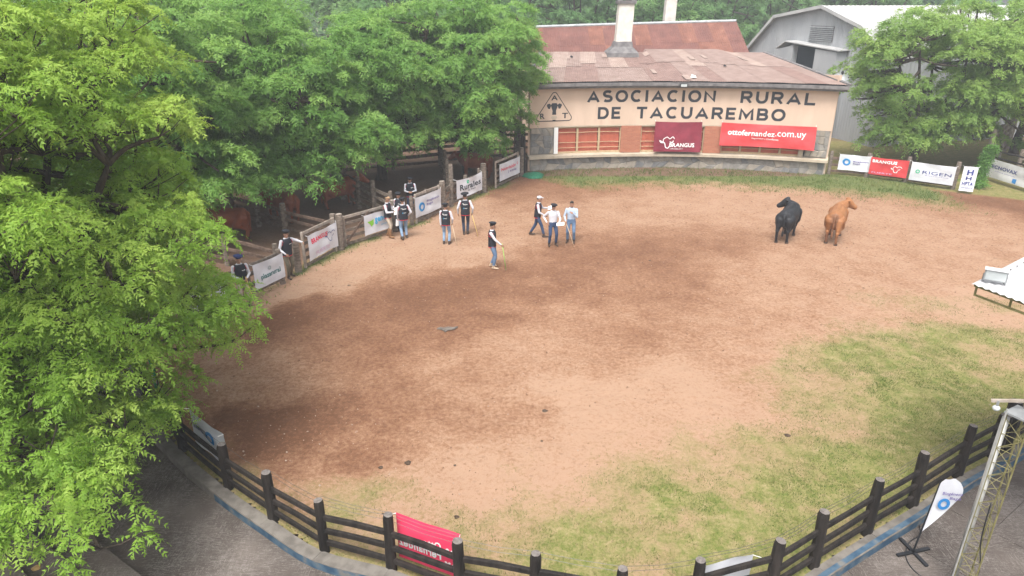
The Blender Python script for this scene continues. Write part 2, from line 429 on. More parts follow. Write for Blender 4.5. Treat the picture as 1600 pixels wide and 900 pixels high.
# --- what the arena soil is like: x, y, damp, grass  (metres on the ground)
SOIL = [(-7.95,20.43,.05,0),(-6.26,22.09,.05,0),(-4.92,24.7,.1,0),(-2.46,24.7,.12,0),(-.55,27.9,.2,0),(-4.09,25.82,.1,0),(-2.99,30.81,.2,0),(1.02,35.64,.75,0),(2.03,35.37,.6,0),(2.99,30.81,.15,0),(5.98,30.81,.1,0),(10.79,31.9,.05,0),(8.2,23.34,.35,0),(4.92,24.7,.6,0),(2.4,24,.6,0),(7.78,26.22,.5,0),(10.8,24,.12,0),(16.9,28.81,.1,0),(14.06,23.34,.12,.05),(23.75,31.9,.85,0),(21.79,30.29,.4,0),(20.22,26.22,.1,.1),(-6.88,18.97,.85,0),(-7.18,18.09,.8,0),(-6.17,20.02,.75,0),(-5.11,20.85,.65,0),(-3.35,20.43,.75,0),(-1.34,22.09,.75,0),(.44,21.52,.6,0),(-1.97,18.97,.65,0),(-3.78,18.09,.6,0),(-5.09,17.27,.6,0),(-6.49,16.52,.4,0),(-5.24,15.16,.4,0),(-3.99,15.48,.6,0),(-5.95,13.43,.95,0),(-5.05,12.92,1,0),(-4.23,13.69,.8,0),(-3.07,13.97,.6,0),(-5.6,12.44,.8,.1),(-3.27,11.99,.7,0),(-4.36,11.99,.6,.1),(-2.13,12.68,.5,0),(-1.19,13.43,.5,0),(0,13.97,.45,0),(-1.32,11.56,.3,.1),(-1.69,15.81,.4,0),(0,16.89,.35,0),(1.57,18.97,.4,0),(2.63,16.52,.2,0),(1.58,14.54,.02,0),(2.3,13.97,0,0),(.82,11.99,.05,.1),(-.52,11.35,.1,.15),(3.78,18.09,.3,0),(5.9,18.97,.2,0),(6.14,16.52,.15,.05),(4.75,14.54,.05,.08),(2.88,12.92,.02,.15),(9.22,19.92,.12,.05),(4.28,20.96,.45,0),(5.59,22.09,.5,0),(-7.2,15.16,.3,0),(-8.24,16.52,.3,0),(-1.24,10.58,.2,.35),(0,10.4,.1,.5),(-2.01,10.77,.25,.3),(-3.9,11.25,.3,.3),(-2.98,10.58,.2,.5),(-4.74,11.46,.3,.45),(1.29,11.15,.05,.3),(2.58,11.15,.05,.5),(1.77,9.89,.1,.75),(4.09,11.99,.05,.45),(3.68,10.4,.1,.85),(5.6,12.44,.05,.55),(4.78,10.06,.1,.9),(7.67,13.97,.1,.65),(7.62,15.81,.1,.4),(9.64,16.52,.1,.7),(11.82,17.27,.1,.75),(9.97,13.97,.1,.98),(13.15,16.52,.1,.8),(7.29,11.56,.1,.95),(14.34,19.92,.1,.35),(12.29,19.92,.1,.25),(17.16,22.7,.1,.2),(9.45,18.09,.1,.25),(11.87,14.54,.1,.95),(6.54,15.16,.1,.25),(-1.14,9.41,.1,.7),(.56,9.11,.1,.8),(2.18,8.82,.1,.8),(-3.31,9.89,.1,.6),(-5.29,11.15,.3,.5),(-6.26,11.99,.6,.3)]
SOIL = np.array(SOIL)
SOIL[:, 2] += .10 * ((SOIL[:, 1] > 18) & (SOIL[:, 1] < 26.5) & (SOIL[:, 2] >= .45)) + .20 * ((SOIL[:, 1] > 15) & (SOIL[:, 0] > 2.5) & (SOIL[:, 2] < .32) & (SOIL[:, 3] < .3)) + .08 * ((SOIL[:, 1] > 22) & (SOIL[:, 0] <= 2.5) & (SOIL[:, 2] < .25))

def soil_masks(X, Y):
    wob = 0.9
    Xw = X + wob * (fbm(X, Y, 0.7, 3) - 0.5) * 2; Yw = Y + wob * (fbm(X, Y, 0.7, 9) - 0.5) * 2
    num_d = 0; num_g = 0; den = 0
    for x, y, d, g in SOIL:
        s = 0.055 * y + 0.35
        w = 1.0 / (((Xw - x) ** 2 + (Yw - y) ** 2) / s ** 2 + 0.15) ** 2
        num_d = num_d + w * d; num_g = num_g + w * g; den = den + w
    damp = num_d / den; grass = num_g / den
    damp = np.clip((damp - .13) * 1.28, 0, 1)
    n1 = fbm(X, Y, 1.1, 21, 5)
    damp = np.clip(damp + (n1 - 0.5) * 0.42 + (fbm(X, Y, 3.2, 25, 3) - .5) * .30 * (damp > .12), 0, 1)
    grass = grass * 1.15 + (fbm(X, Y, 0.9, 31, 5) - 0.5) * 1.2 * (0.25 + grass) + (fbm(X, Y, 4.0, 35, 3) - .5) * .5 * (0.15 + grass)
    # belt of grass below the building, along the back fences and the kerb
    da = np.abs(np.hypot(X - FC[0], Y - FC[1]) - FR)
    front = (np.hypot(X - FC[0], Y - FC[1]) < FR + 0.3) & (Y > 30) & (X > 0.5)
    wdt = np.where(X < 3.5, 1.2 + (X - 1) * 1.2, 4.4)
    belt = np.clip(1.25 - da / np.clip(wdt, .6, 4.6), 0, 1) * front * np.clip((22.5 - X) / 1.5, 0, 1)
    belt = np.clip(belt * 1.6 + (n1 - 0.5) * 0.9 * (belt > 0.02), 0, 1)
    dl = seg_dist(X, Y, FENCE_LEFT)
    lf = np.clip(1.0 - dl / 0.7, 0, 1) * np.clip((fbm(X, Y, 0.9, 77) - 0.33) * 4, 0, 1)
    dk = seg_dist(X, Y, RING)
    kf = np.clip(1.0 - dk / 0.7, 0, 1) * 0.8
    # meadow right of the building, behind the fence
    mead = np.clip((X - 17.3) / 0.8, 0, 1) * np.clip((Y - 36.6 + (X - 18.5) * 0.62) / 0.6, 0, 1)
    lush = np.clip(np.maximum(belt, lf), 0, 1)
    grass = np.clip(np.maximum.reduce([grass, belt, lf, kf * (Y < 16), mead * 0.85]), 0, 1)
    # trodden earth of the pens behind the left fence
    F = np.array(FENCE_LEFT); xf = np.interp(Y, F[:, 1], F[:, 0])
    pen = np.clip((xf - 0.3 - X) / 0.5, 0, 1) * (Y > 17.0)
    pen = np.where(Y > 37.7, np.clip((17.5 - X), 0, 1), pen)
    pen = np.where((Y > 48), np.maximum(pen, 0.6), pen)
    return damp, grass, lush, pen

# non-uniform grid: fine in the arena, coarse outside
gx = np.unique(np.round(np.concatenate([np.arange(-90, -13, 2.5), np.arange(-13, 27, 0.115), np.arange(27, 110, 2.5)]), 4))
gy = np.unique(np.round(np.concatenate([np.arange(7.4, 22, 0.105), np.arange(22, 42, 0.16), np.arange(42, 60, 0.6), np.arange(60, 150, 3.0)]), 4))
GX, GY = np.meshgrid(gx, gy)
damp, grass, lush, pen = soil_masks(GX, GY)
trod = np.clip(1 - grass, 0, 1)
GZ = 0.05 * (fbm(GX, GY, 0.25, 5) - 0.5) + (0.055 * (fbm(GX, GY, 2.6, 41, 3) - 0.5) + 0.03 * (vnoise(GX, GY, 6.5, 43) - 0.5)) * (0.35 + 0.65 * trod) + 0.04 * grass * (fbm(GX, GY, 3.0, 51, 3) - 0.4)
RP = np.array([[-90, 23.0], [-30, 23.0]] + RING + [(40, 27.0), (110, 40)])
RP = np.array([p for i, p in enumerate(RP)])
rx = RP[:, 0]; ry = RP[:, 1]
line_y = np.interp(gx, np.sort(rx), ry[np.argsort(rx)])
keep_v = GY > (line_y[None, :] - 0.16)
ny, nx = GX.shape
idx = np.arange(ny * nx).reshape(ny, nx)
kf_ = keep_v[:-1, :-1] & keep_v[1:, :-1] & keep_v[:-1, 1:] & keep_v[1:, 1:]
q = np.stack([idx[:-1, :-1], idx[:-1, 1:], idx[1:, 1:], idx[1:, :-1]], -1)[kf_]
me = bpy.data.meshes.new('arena_ground')
V = np.stack([GX, GY, GZ], -1).reshape(-1, 3)
used = np.unique(q); remap = np.full(ny * nx, -1); remap[used] = np.arange(len(used))
V = V[used]; q = remap[q]
me.vertices.add(len(V)); me.vertices.foreach_set('co', V.astype(np.float32).ravel())
me.loops.add(q.size); me.loops.foreach_set('vertex_index', q.astype(np.int32).ravel())
me.polygons.add(len(q)); me.polygons.foreach_set('loop_start', np.arange(0, q.size, 4, dtype=np.int32)); me.polygons.foreach_set('loop_total', np.full(len(q), 4, np.int32))
me.update(calc_edges=True)
me.polygons.foreach_set('use_smooth', np.ones(len(q), bool))
for nm, A in (('damp', damp), ('grass', grass), ('lush', lush), ('pen', pen)):
    at = me.attributes.new(nm, 'FLOAT', 'POINT'); at.data.foreach_set('value', A.reshape(-1)[used].astype(np.float32))
def ground_z(x, y):
    i = min(max(np.searchsorted(gx, x), 0), nx - 1); j = min(max(np.searchsorted(gy, y), 0), ny - 1)
    return float(GZ[j, i])

def ground_mat():
    m, nt = new_mat('arena_soil')
    L = nt.links.new
    out = N(nt, 'ShaderNodeOutputMaterial'); bs = N(nt, 'ShaderNodeBsdfPrincipled')
    bs.inputs['Roughness'].default_value = 0.95; bs.inputs['Specular IOR Level'].default_value = 0.15
    L(bs.outputs[0], out.inputs[0])
    tc = N(nt, 'ShaderNodeTexCoord')
    def noise(sc, det=6, rough=0.6):
        n = N(nt, 'ShaderNodeTexNoise'); n.inputs['Scale'].default_value = sc; n.inputs['Detail'].default_value = det; n.inputs['Roughness'].default_value = rough
        L(tc.outputs['Object'], n.inputs['Vector']); return n.outputs[0]
    def attr(n):
        a = N(nt, 'ShaderNodeAttribute'); a.attribute_name = n; return a.outputs['Fac']
    def mth(op, a, b, c=None, clamp=False):
        n = N(nt, 'ShaderNodeMath'); n.operation = op; n.use_clamp = clamp
        for i, v in enumerate((a, b, c)):
            if v is None: continue
            if isinstance(v, (int, float)): n.inputs[i].default_value = v
            else: L(v, n.inputs[i])
        return n.outputs[0]
    def ramp(f, stops):
        r = N(nt, 'ShaderNodeValToRGB'); el = r.color_ramp.elements
        el[0].position, el[0].color = stops[0][0], col4(stops[0][1]); el[1].position, el[1].color = stops[-1][0], col4(stops[-1][1])
        for p, c in stops[1:-1]: e = el.new(p); e.color = col4(c)
        L(f, r.inputs[0]); return r.outputs[0]
    def mix(f, a, b):
        n = N(nt, 'ShaderNodeMix'); n.data_type = 'RGBA'
        if isinstance(f, (int, float)): n.inputs[0].default_value = f
        else: L(f, n.inputs[0])
        for i, v in ((6, a), (7, b)):
            if isinstance(v, tuple): n.inputs[i].default_value = col4(v)
            else: L(v, n.inputs[i])
        return n.outputs[2]
    nf = noise(9, 8, 0.7); nm = noise(2.2, 6); nvf = noise(38, 5, 0.7)
    fine = mth('ADD', mth('MULTIPLY', nf, 0.6), mth('MULTIPLY', nvf, 0.4))
    d = mth('ADD', attr('damp'), mth('MULTIPLY', mth('SUBTRACT', fine, 0.5), 3.2))
    d = mth('ADD', d, mth('MULTIPLY', mth('SUBTRACT', nm, 0.5), 0.35), clamp=True)
    soil = ramp(d, [(0.0, (0.322, 0.206, 0.140)), (0.26, (0.278, 0.164, 0.104)), (0.5, (0.218, 0.116, 0.069)), (0.75, (0.168, 0.083, 0.048)), (1.0, (0.125, 0.060, 0.034))])
    # dry straw speckle and hoof-turned crumbs
    soil = mix(mth('MULTIPLY', mth('SUBTRACT', nvf, 0.60, clamp=True), 1.6, clamp=True), soil, (0.36, 0.265, 0.20))
    soil = mix(mth('MULTIPLY', mth('SUBTRACT', 0.38, nf, clamp=True), 2.6, clamp=True), soil, (0.105, 0.056, 0.037))
    vo = N(nt, 'ShaderNodeTexVoronoi'); vo.inputs['Scale'].default_value = 4.6; L(tc.outputs['Object'], vo.inputs['Vector'])
    pit_shade = mth('MULTIPLY', mth('MULTIPLY', mth('SUBTRACT', 0.27, vo.outputs['Distance'], clamp=True), 5.0, clamp=True), mth('MULTIPLY', mth('SUBTRACT', nm, 0.40, clamp=True), 3.0, clamp=True))
    soil = mix(mth('MULTIPLY', pit_shade, 0.55), soil, (0.115, 0.060, 0.038))  # hoof dents have no relief here; their shade is painted as dark spots
    ng = noise(3.1, 7, 0.7); ng2 = noise(16, 6, 0.75)
    gcol = ramp(mth('ADD', mth('MULTIPLY', ng, 0.55), mth('MULTIPLY', ng2, 0.45)), [(0.35, (0.078, 0.110, 0.024)), (0.455, (0.140, 0.155, 0.044)), (0.545, (0.220, 0.195, 0.083)), (0.66, (0.315, 0.248, 0.145))])
    lcol = ramp(ng2, [(0.3, (0.06, 0.09, 0.026)), (0.55, (0.115, 0.14, 0.048)), (0.75, (0.20, 0.18, 0.085))])
    gcol = mix(attr('lush'), gcol, lcol)
    g = mth('ADD', attr('grass'), mth('MULTIPLY', mth('SUBTRACT', fine, 0.5), 1.5))
    gm = mth('MULTIPLY', mth('SUBTRACT', g, 0.27), 1.45, clamp=True)
    c = mix(gm, soil, gcol)
    pcol = ramp(fine, [(0.3, (0.085, 0.054, 0.038)), (0.55, (0.160, 0.100, 0.070)), (0.75, (0.24, 0.155, 0.11))])
    c = mix(attr('pen'), c, pcol)
    L(c, bs.inputs['Base Color'])
    bp = N(nt, 'ShaderNodeBump'); bp.inputs['Strength'].default_value = 0.7; bp.inputs['Distance'].default_value = 0.03
    L(mth('ADD', mth('MULTIPLY', nf, 0.6), mth('MULTIPLY', nvf, 0.35)), bp.inputs['Height']); L(bp.outputs[0], bs.inputs['Normal'])
    return m
me.materials.append(ground_mat())
o = bpy.data.objects.new('arena_ground', me); COL.objects.link(o); tag(o, kind='structure')

mat('far_field', (0.10, 0.12, 0.045), (0.20, 0.18, 0.085), 0.15, 0.95)
b = MB(); b.add([(-1500, -600, -0.25), (1500, -600, -0.25), (1500, 2500, -0.25), (-1500, 2500, -0.25)], [(0, 1, 2, 3)])
tag(b.build('ground', 'far_field'), kind='structure')

# --- concrete terrace round the ring
def pavement_mat():
    m, nt = new_mat('worn_concrete'); MATS['worn_concrete'] = m
    L = nt.links.new
    out = N(nt, 'ShaderNodeOutputMaterial'); bs = N(nt, 'ShaderNodeBsdfPrincipled'); bs.inputs['Roughness'].default_value = 0.8
    bs.inputs['Specular IOR Level'].default_value = 0.3
    L(bs.outputs[0], out.inputs[0]); tc = N(nt, 'ShaderNodeTexCoord')
    def noise(sc, det, dist=0.0, st=(1, 1, 1), rot=0.0):
        mp = N(nt, 'ShaderNodeMapping'); mp.inputs['Scale'].default_value = st; mp.inputs['Rotation'].default_value = (0, 0, rot)
        n = N(nt, 'ShaderNodeTexNoise'); n.inputs['Scale'].default_value = sc; n.inputs['Detail'].default_value = det; n.inputs['Distortion'].default_value = dist
        L(tc.outputs['Object'], mp.inputs[0]); L(mp.outputs[0], n.inputs['Vector']); return n.outputs[0]
    def ramp(f, stops):
        r = N(nt, 'ShaderNodeValToRGB'); el = r.color_ramp.elements
        el[0].position, el[0].color = stops[0][0], col4(stops[0][1]); el[1].position, el[1].color = stops[-1][0], col4(stops[-1][1])
        for p, c in stops[1:-1]: e = el.new(p); e.color = col4(c)
        L(f, r.inputs[0]); return r.outputs[0]
    base = ramp(noise(0.9, 7), [(0.3, (0.055, 0.044, 0.038)), (0.5, (0.080, 0.065, 0.057)), (0.7, (0.125, 0.104, 0.092))])
    cur = base
    for sc, st, rot, seed in ((4.0, (1, 9, 1), 0.5, 0), (4.5, (1, 10, 1), -0.7, 1), (3.5, (9, 1, 1), 0.2, 2), (5.0, (1, 8, 1), 1.3, 3)):
        sm = ramp(noise(sc, 3, 0.6, st, rot), [(0.475, (0, 0, 0)), (0.50, (1, 1, 1)), (0.525, (0, 0, 0))])
        gate = ramp(noise(0.8 + 0.13 * seed, 4, 0, (1, 1, 1), rot * 2), [(0.44, (0, 0, 0)), (0.58, (0.8, 0.8, 0.8))])
        ml = N(nt, 'ShaderNodeMix'); ml.data_type = 'RGBA'; ml.blend_type = 'MULTIPLY'; ml.inputs[0].default_value = 1
        L(sm, ml.inputs[6]); L(gate, ml.inputs[7])
        mx = N(nt, 'ShaderNodeMix'); mx.data_type = 'RGBA'; L(ml.outputs[2], mx.inputs[0]); L(cur, mx.inputs[6]); mx.inputs[7].default_value = (0.25, 0.225, 0.21, 1)
        cur = mx.outputs[2]
    L(cur, bs.inputs['Base Color'])
    bp = N(nt, 'ShaderNodeBump'); bp.inputs['Strength'].default_value = 0.35; bp.inputs['Distance'].default_value = 0.01
    L(noise(30, 6), bp.inputs['Height']); L(bp.outputs[0], bs.inputs['Normal'])
pavement_mat()
mat('joint_pale', (0.17, 0.155, 0.145), (0.24, 0.225, 0.21), 12, 0.9)
PZ = -0.10
b = MB(); b.add([(-40, -8, PZ - .012), (30, -8, PZ - .012), (30, 23, PZ - .012), (-40, 24, PZ - .012)], [(0, 1, 2, 3)])
pavement = tag(b.build('pavement', 'joint_pale'), kind='structure')
# left: one poured field; right: slabs with open pale joints
b = MB(); b.add([(-40, -8, PZ), (3.2, -8, PZ), (3.2, 24, PZ), (-40, 24, PZ)], [(0, 1, 2, 3)])
b.build('poured_field', 'worn_concrete', pavement)
sl = 1.55; ang = 0.62
for i in range(-3, 9):
    for j in range(-5, 7):
        cx_, cy_ = 7.5 + (i * math.cos(ang) - j * math.sin(ang)) * sl, 8.0 + (i * math.sin(ang) + j * math.cos(ang)) * sl
        if cx_ < 4.45 or cx_ > 19 or cy_ < 3 or cy_ > 14: continue
        b = MB(); b.box((cx_, cy_, PZ - 0.02), (sl - random.uniform(.008, .016), sl - random.uniform(.008, .016), 0.05 + random.uniform(-.003, .003)), ang)
        b.build('slab', 'worn_concrete', pavement)

# --- kerb: grey top, blue painted outer face, in cast lengths
def off_poly(P, d):
    P = np.asarray(P, float); out = []
    for i in range(len(P)):
        a = P[max(i - 1, 0)]; c = P[min(i + 1, len(P) - 1)]; t = (c - a) / np.linalg.norm(c - a)
        out.append(P[i] + d * np.array([t[1], -t[0]]))
    return np.array(out)
KP = np.array(catmull(RING[2:], 4))
k_in = off_poly(KP, 0.07); k_out = off_poly(KP, 0.31)
kerb = tag(thing('kerb', (0, 9, 0)), 'low concrete kerb with blue painted face round the near side of the ring', 'kerb')
n = len(KP); step = 4
for i in range(0, n - 1, step):
    j = min(i + step, n - 1)
    for (o0, o1, z0, z1, mt, nm) in ((k_in, k_out, PZ, 0.085, 'concrete', 'kerb_stone'),):
        rg = []
        for k in range(i, j + 1):
            t = 0.006 if k == i else 0
            a = o0[k] + (o0[min(k + 1, n - 1)] - o0[k]) * t * 3; c = o1[k] + (o1[min(k + 1, n - 1)] - o1[k]) * t * 3
            dz = random.uniform(-.004, .004)
            rg.append([(a[0], a[1], z0), (c[0], c[1], z0), (c[0], c[1], z1 + dz - .02), (c[0] * .95 + a[0] * .05, c[1] * .95 + a[1] * .05, z1 + dz), (a[0], a[1], z1 + dz)])
        bb = MB(); bb.rings(rg); ks = bb.build(nm, mt, kerb)
        f0 = off_poly(KP, 0.315)
        bb = MB()
        rg = [[(f0[k][0], f0[k][1], PZ + .001), (f0[k][0], f0[k][1], 0.062)] for k in range(i, j + 1)]
        bb.rings(rg, cap=(False, False), close=False)
        if (i // step) > 2: bb.build('painted_face', 'blue_paint', ks)
        if (i // step) > 9:
            t0, t1 = off_poly(KP, 0.20), off_poly(KP, 0.296)
            bb = MB(); rg = [[(t1[k][0], t1[k][1], 0.0905), (t0[k][0], t0[k][1], 0.0905)] for k in range(i, j + 1)]
            bb.rings(rg, cap=(False, False), close=False); bb.build('painted_edge', 'blue_paint', ks)

# --- concrete tiers at the lower left, rising away from the ring
dirx, diry = 0.83, -0.558
nxo, nyo = -0.558, -0.83
for i in range(5):
    st = thing('terrace_step', (-6.95 + nxo * (0.62 * i), 9.1 + nyo * (0.62 * i), PZ),
               ['lowest concrete terrace step beside the pavement', 'second concrete terrace step up from the pavement', 'third concrete terrace step up from the pavement',
                'fourth concrete terrace step up from the pavement', 'uppermost concrete terrace step at lower left corner'][i], 'step', 'concrete terrace steps')
    cx_, cy_ = st.location.x + nxo * 0.31, st.location.y + nyo * 0.31
    h = 0.30 * (i + 1)
    b = MB(); b.box((cx_, cy_, PZ + (h - 0.10) / 2), (8.0, 0.618, h - 0.10), math.atan2(diry, dirx)); b.build('riser_block', 'concrete_dark', st)
    b = MB(); b.box((cx_ - nxo * 0.05, cy_ - nyo * .05, PZ + h - 0.05), (8.0, 0.55 if i % 2 else 0.62, 0.098), math.atan2(diry, dirx)); b.build('tread', 'worn_concrete', st)

# ================================================================== FENCES
def rail_between(name, p0, p1, w, h, m, parent, jit=0.012, ext=0.0):
    p0 = np.array(p0, float); p1 = np.array(p1, float)
    d = (p1 - p0) / np.linalg.norm(p1 - p0); p0 = p0 - d * ext; p1 = p1 + d * ext
    mid = (p0 + p1) / 2 + np.array([0, 0, random.uniform(-jit, jit)])
    b = MB(); rg = []
    dd, sd, u = frame_of(p1 - p0)
    for p, k in ((p0, 1), (mid, random.uniform(.92, 1.06)), (p1, random.uniform(.9, 1.05))):
        q = p + np.array([random.uniform(-jit, jit) * .5, random.uniform(-jit, jit) * .5, random.uniform(-jit, jit)])
        c = 0.22
        hw, hh = w / 2 * k, h / 2 * k
        rg.append([q + sd * x * hw + u * z * hh for x, z in ((-1, -1 + c), (-1 + c, -1), (1 - c, -1), (1, -1 + c), (1, 1 - c), (1 - c, 1), (-1 + c, 1), (-1, 1 - c))])
    b.rings(rg)
    return b.build(name, m, parent)

def round_post(x, y, h, r, parent, m='dark_timber', lean=0.02, z0=-0.1, name='post', top='post_top', n=10):
    lx, ly = random.uniform(-lean, lean), random.uniform(-lean, lean)
    b = MB(); pts = []; rr = []
    for t in (0, .3, .65, .93, 1.0):
        pts.append((x + lx * t * h + random.uniform(-.005, .005), y + ly * t * h, z0 + (h - z0) * t)); rr.append(r * (1.05 - 0.1 * t) * random.uniform(.96, 1.04) * (0.86 if t == 1 else 1))
    b.tube(pts, rr, n)
    b.mi[-1] = 1
    return b.build(name, [m, top], parent)

# --- near ring fence: dark round posts with three rails and wire strands
ring = thing('ring_fence', (2, 8.1, 0), 'dark brown timber fence of round posts and three rails along the near kerb', 'fence')
NP = RING[2:21]
hts = [1.15, 1.12, 1.1, 1.06, 1.1, 1.14, 1.17, 1.15, 1.12, 1.12, 1.15, 1.2, 1.22, 1.24, 1.25, 1.25, 1.3, 1.3, 1.3]
for i, (x, y) in enumerate(NP):
    big = 1.5 if i == 16 else 1.0
    round_post(x, y, hts[i], 0.096 * big * random.uniform(.93, 1.07), ring)
    if i == 16: round_post(x - .26, y - .12, 1.05, 0.13, ring)
    if i < len(NP) - 1:
        x1, y1 = NP[i + 1]
        for z in (0.22, 0.50, 0.80):
            s = hts[i] / 1.2; s1 = hts[i + 1] / 1.2
            rail_between('rail', (x, y, z * s + .02), (x1, y1, z * s1 + .02), 0.065, 0.105, 'dark_timber', ring)
        for z in (0.96, 1.06, 1.13):
            if z < min(hts[i], hts[i + 1]):
                b = MB(); mid = ((x + x1) / 2, (y + y1) / 2 + .1, z - random.uniform(.0, .03)); b.tube([(x, y + .12, z), mid, (x1, y1 + .12, z)], 0.0045, 4); b.build('wire', 'wire', ring)

# --- weathered grey fences of the pens
def plank_fence(name, label, pts, zs, spacing=2.0, h=1.3, pr=0.09, rw=0.05, rh=0.14, m='grey_timber', pm='grey_timber', group=None, skip=(), square=False):
    t = thing(name, (pts[0][0], pts[0][1], 0), label, 'fence', group)
    P = [np.array(p, float) for p in pts]; nodes = []
    for a, c in zip(P[:-1], P[1:]):
        L = np.linalg.norm(c - a); k = max(1, round(L / spacing))
        nodes += [a + (c - a) * i / k for i in range(k)]
    nodes.append(P[-1])
    for i, p in enumerate(nodes):
        hh = h * random.uniform(.96, 1.08)
        if square:
            b = MB(); b.beam((p[0], p[1], -.1), (p[0] + random.uniform(-.03, .03), p[1], hh), pr * 1.7, pr * 1.7, up=(0, 1, 0)); b.build('post', pm, t)
        else:
            round_post(p[0], p[1], hh, pr * random.uniform(.85, 1.15), t, pm, 0.03, top='grey_timber', n=8)
        if i < len(nodes) - 1 and i not in skip:
            q = nodes[i + 1]
            for z in zs:
                rail_between('rail', (p[0], p[1], z + random.uniform(-.03, .03)), (q[0], q[1], z + random.uniform(-.03, .03)), rw, rh * random.uniform(.85, 1.15), m if random.random() < .8 else 'brown_timber', t, 0.02, 0.06)
    return t

FL = FENCE_LEFT
plank_fence('plank_fence', 'weathered plank fence carrying the white plazarural banner', FL[0:4], (0.2, 0.5, 0.85, 1.12), 1.6, 1.2)
plank_fence('plank_fence', 'weathered plank fence behind the Biogénesis banner left of the Rurales banner', FL[8:10], (0.25, 0.55, 0.85, 1.15), 1.1, 1.3)
plank_fence('plank_fence', 'weathered plank fence carrying the white Rurales banner', FL[9:12], (0.2, 0.45, 0.75, 1.02), 1.4, 1.3)
def gate(label, p0, p1, h=1.25, brace=True):
    p0 = np.array(p0, float); p1 = np.array(p1, float); g = thing('timber_gate', (p0[0], p0[1], 0), label, 'gate')
    for p in (p0, p1):
        b = MB(); b.beam((p[0], p[1], 0.03), (p[0], p[1], h), 0.09, 0.09, up=(0, 1, 0)); b.build('stile', 'pale_timber', g)
    for z in (0.12, 0.38, 0.66, 0.94, h - .07):
        rail_between('rail', (*p0, z), (*p1, z), 0.04, 0.12, 'grey_timber' if z < 1.1 else 'pale_timber', g, 0.01)
    if brace:
        m_ = (p0 + p1) / 2; dv = (p1 - p0) / np.linalg.norm(p1 - p0); off = np.array([dv[1], -dv[0]]) * 0.045
        b = MB(); b.beam((*(p0 + off), 0.15), (*(m_ + off), h - .1), 0.03, 0.08); b.build('brace', 'brown_timber', g)
        b = MB(); b.beam((*(p1 + off), 0.15), (*(m_ + off), h - .1), 0.03, 0.08); b.build('brace', 'brown_timber', g)
    return g
gate('timber gate framing the white banner with red lettering and bull outline', (-7.55, 23.35), (-6.88, 25.15), 1.4, False)
gate('timber gate with diagonal brace holding the gen banner', (-6.62, 25.75), (-5.1, 27.6), 1.28)
gate('timber gate swung against the fence behind the blue round logo banner', (-4.2, 28.8), (-3.35, 30.4), 1.35, False)
gate('timber gate holding the banner nearest the building left corner', (-0.85, 35.0), (0.33, 37.45), 1.45, False)
for i, (x, y, h, r, lb) in enumerate([(-7.72, 23.0, 1.25, .13, 'thick weathered gate post beside the leaning man'), (-6.75, 25.45, 1.45, .15, 'thick split gate post between the two left banners'), (-5.02, 27.85, 1.35, .12, 'gate post hidden behind the man in tan cap'),
                                   (-3.2, 30.75, 1.45, .15, 'thick gate post right of the blue round logo banner'), (-1.45, 34.2, 1.5, .16, 'thick gate post right of the Rurales banner'), (0.52, 37.8, 1.6, .13, 'gate post against the building left corner')]):
    o = round_post(x, y, h, r, None, 'grey_timber', 0.03, top='pale_timber'); o.name = 'gate_post'; tag(o, lb, 'post', 'gate posts')
o = round_post(0.62, 38.6, 2.75, .14, None, 'dark_timber', 0.01, top='post_top'); o.name = 'tall_post'; tag(o, 'tall dark post at the building left corner', 'post')
plank_fence('pen_fence', 'grey pen fence running back from the Rurales banner', [(-2.95, 32.6), (-3.6, 36.0), (-4.3, 40.5)], (0.3, 0.65, 1.0, 1.35), 2.0, 1.7, 0.11)
plank_fence('pen_fence', 'grey pen fence along the far side of the pens under the trees', [(-16, 38.5), (-9.5, 38.0), (-4.3, 40.5), (-0.5, 42.0), (1.2, 42.5)], (0.3, 0.7, 1.1, 1.5, 1.85), 2.6, 2.1, 0.12, rh=0.17)
plank_fence('pen_fence', 'grey pen fence slanting back left of the standing group', [(-5.2, 28.4), (-7.2, 31.2), (-9.5, 34.5), (-11.5, 38.2)], (0.3, 0.65, 1.0, 1.35), 2.0, 1.6, 0.10)
plank_fence('pen_fence', 'dark pen fence behind the leaning man under the trees', [(-6.95, 25.6), (-9.5, 27.4), (-12.5, 29.5), (-17, 32)], (0.3, 0.65, 1.0), 2.2, 1.35, 0.12, m='brown_timber')
plank_fence('pen_fence', 'low pen fence behind the plazarural banner', [(-8.2, 22.3), (-10.5, 23.6), (-14, 25.2)], (0.35, 0.7, 1.05), 2.0, 1.25, 0.10, m='brown_timber')
plank_fence('pen_fence', 'tall pen fence between the pens and the building left wall', [(0.5, 39.2), (0.2, 43.0), (0.6, 47.0)], (0.4, 0.8, 1.2, 1.6, 2.0), 2.2, 2.2, 0.12)
plank_fence('plank_fence', 'plank fence right of the building carrying three banners', [(17.95, 38.25), (19.75, 37.5), (21.25, 36.35), (23.0, 34.9)], (0.2, 0.55, 0.95), 1.9, 1.35, 0.12, m='brown_timber')
plank_fence('ramp_fence', 'pale slanted rails of the loading ramp at far right', [(27.0, 38.6), (29.5, 41.6), (33, 45.5)], (0.5, 0.9, 1.3, 1.7, 2.1), 1.6, 2.3, 0.12, m='pale_timber', pm='pale_timber')
plank_fence('plank_fence', 'pale rail fence standing in front of the loading ramp', [(27.3, 36.5), (31.5, 39.8)], (0.4, 0.8, 1.2, 1.55), 1.8, 1.7, 0.1, m='pale_timber')

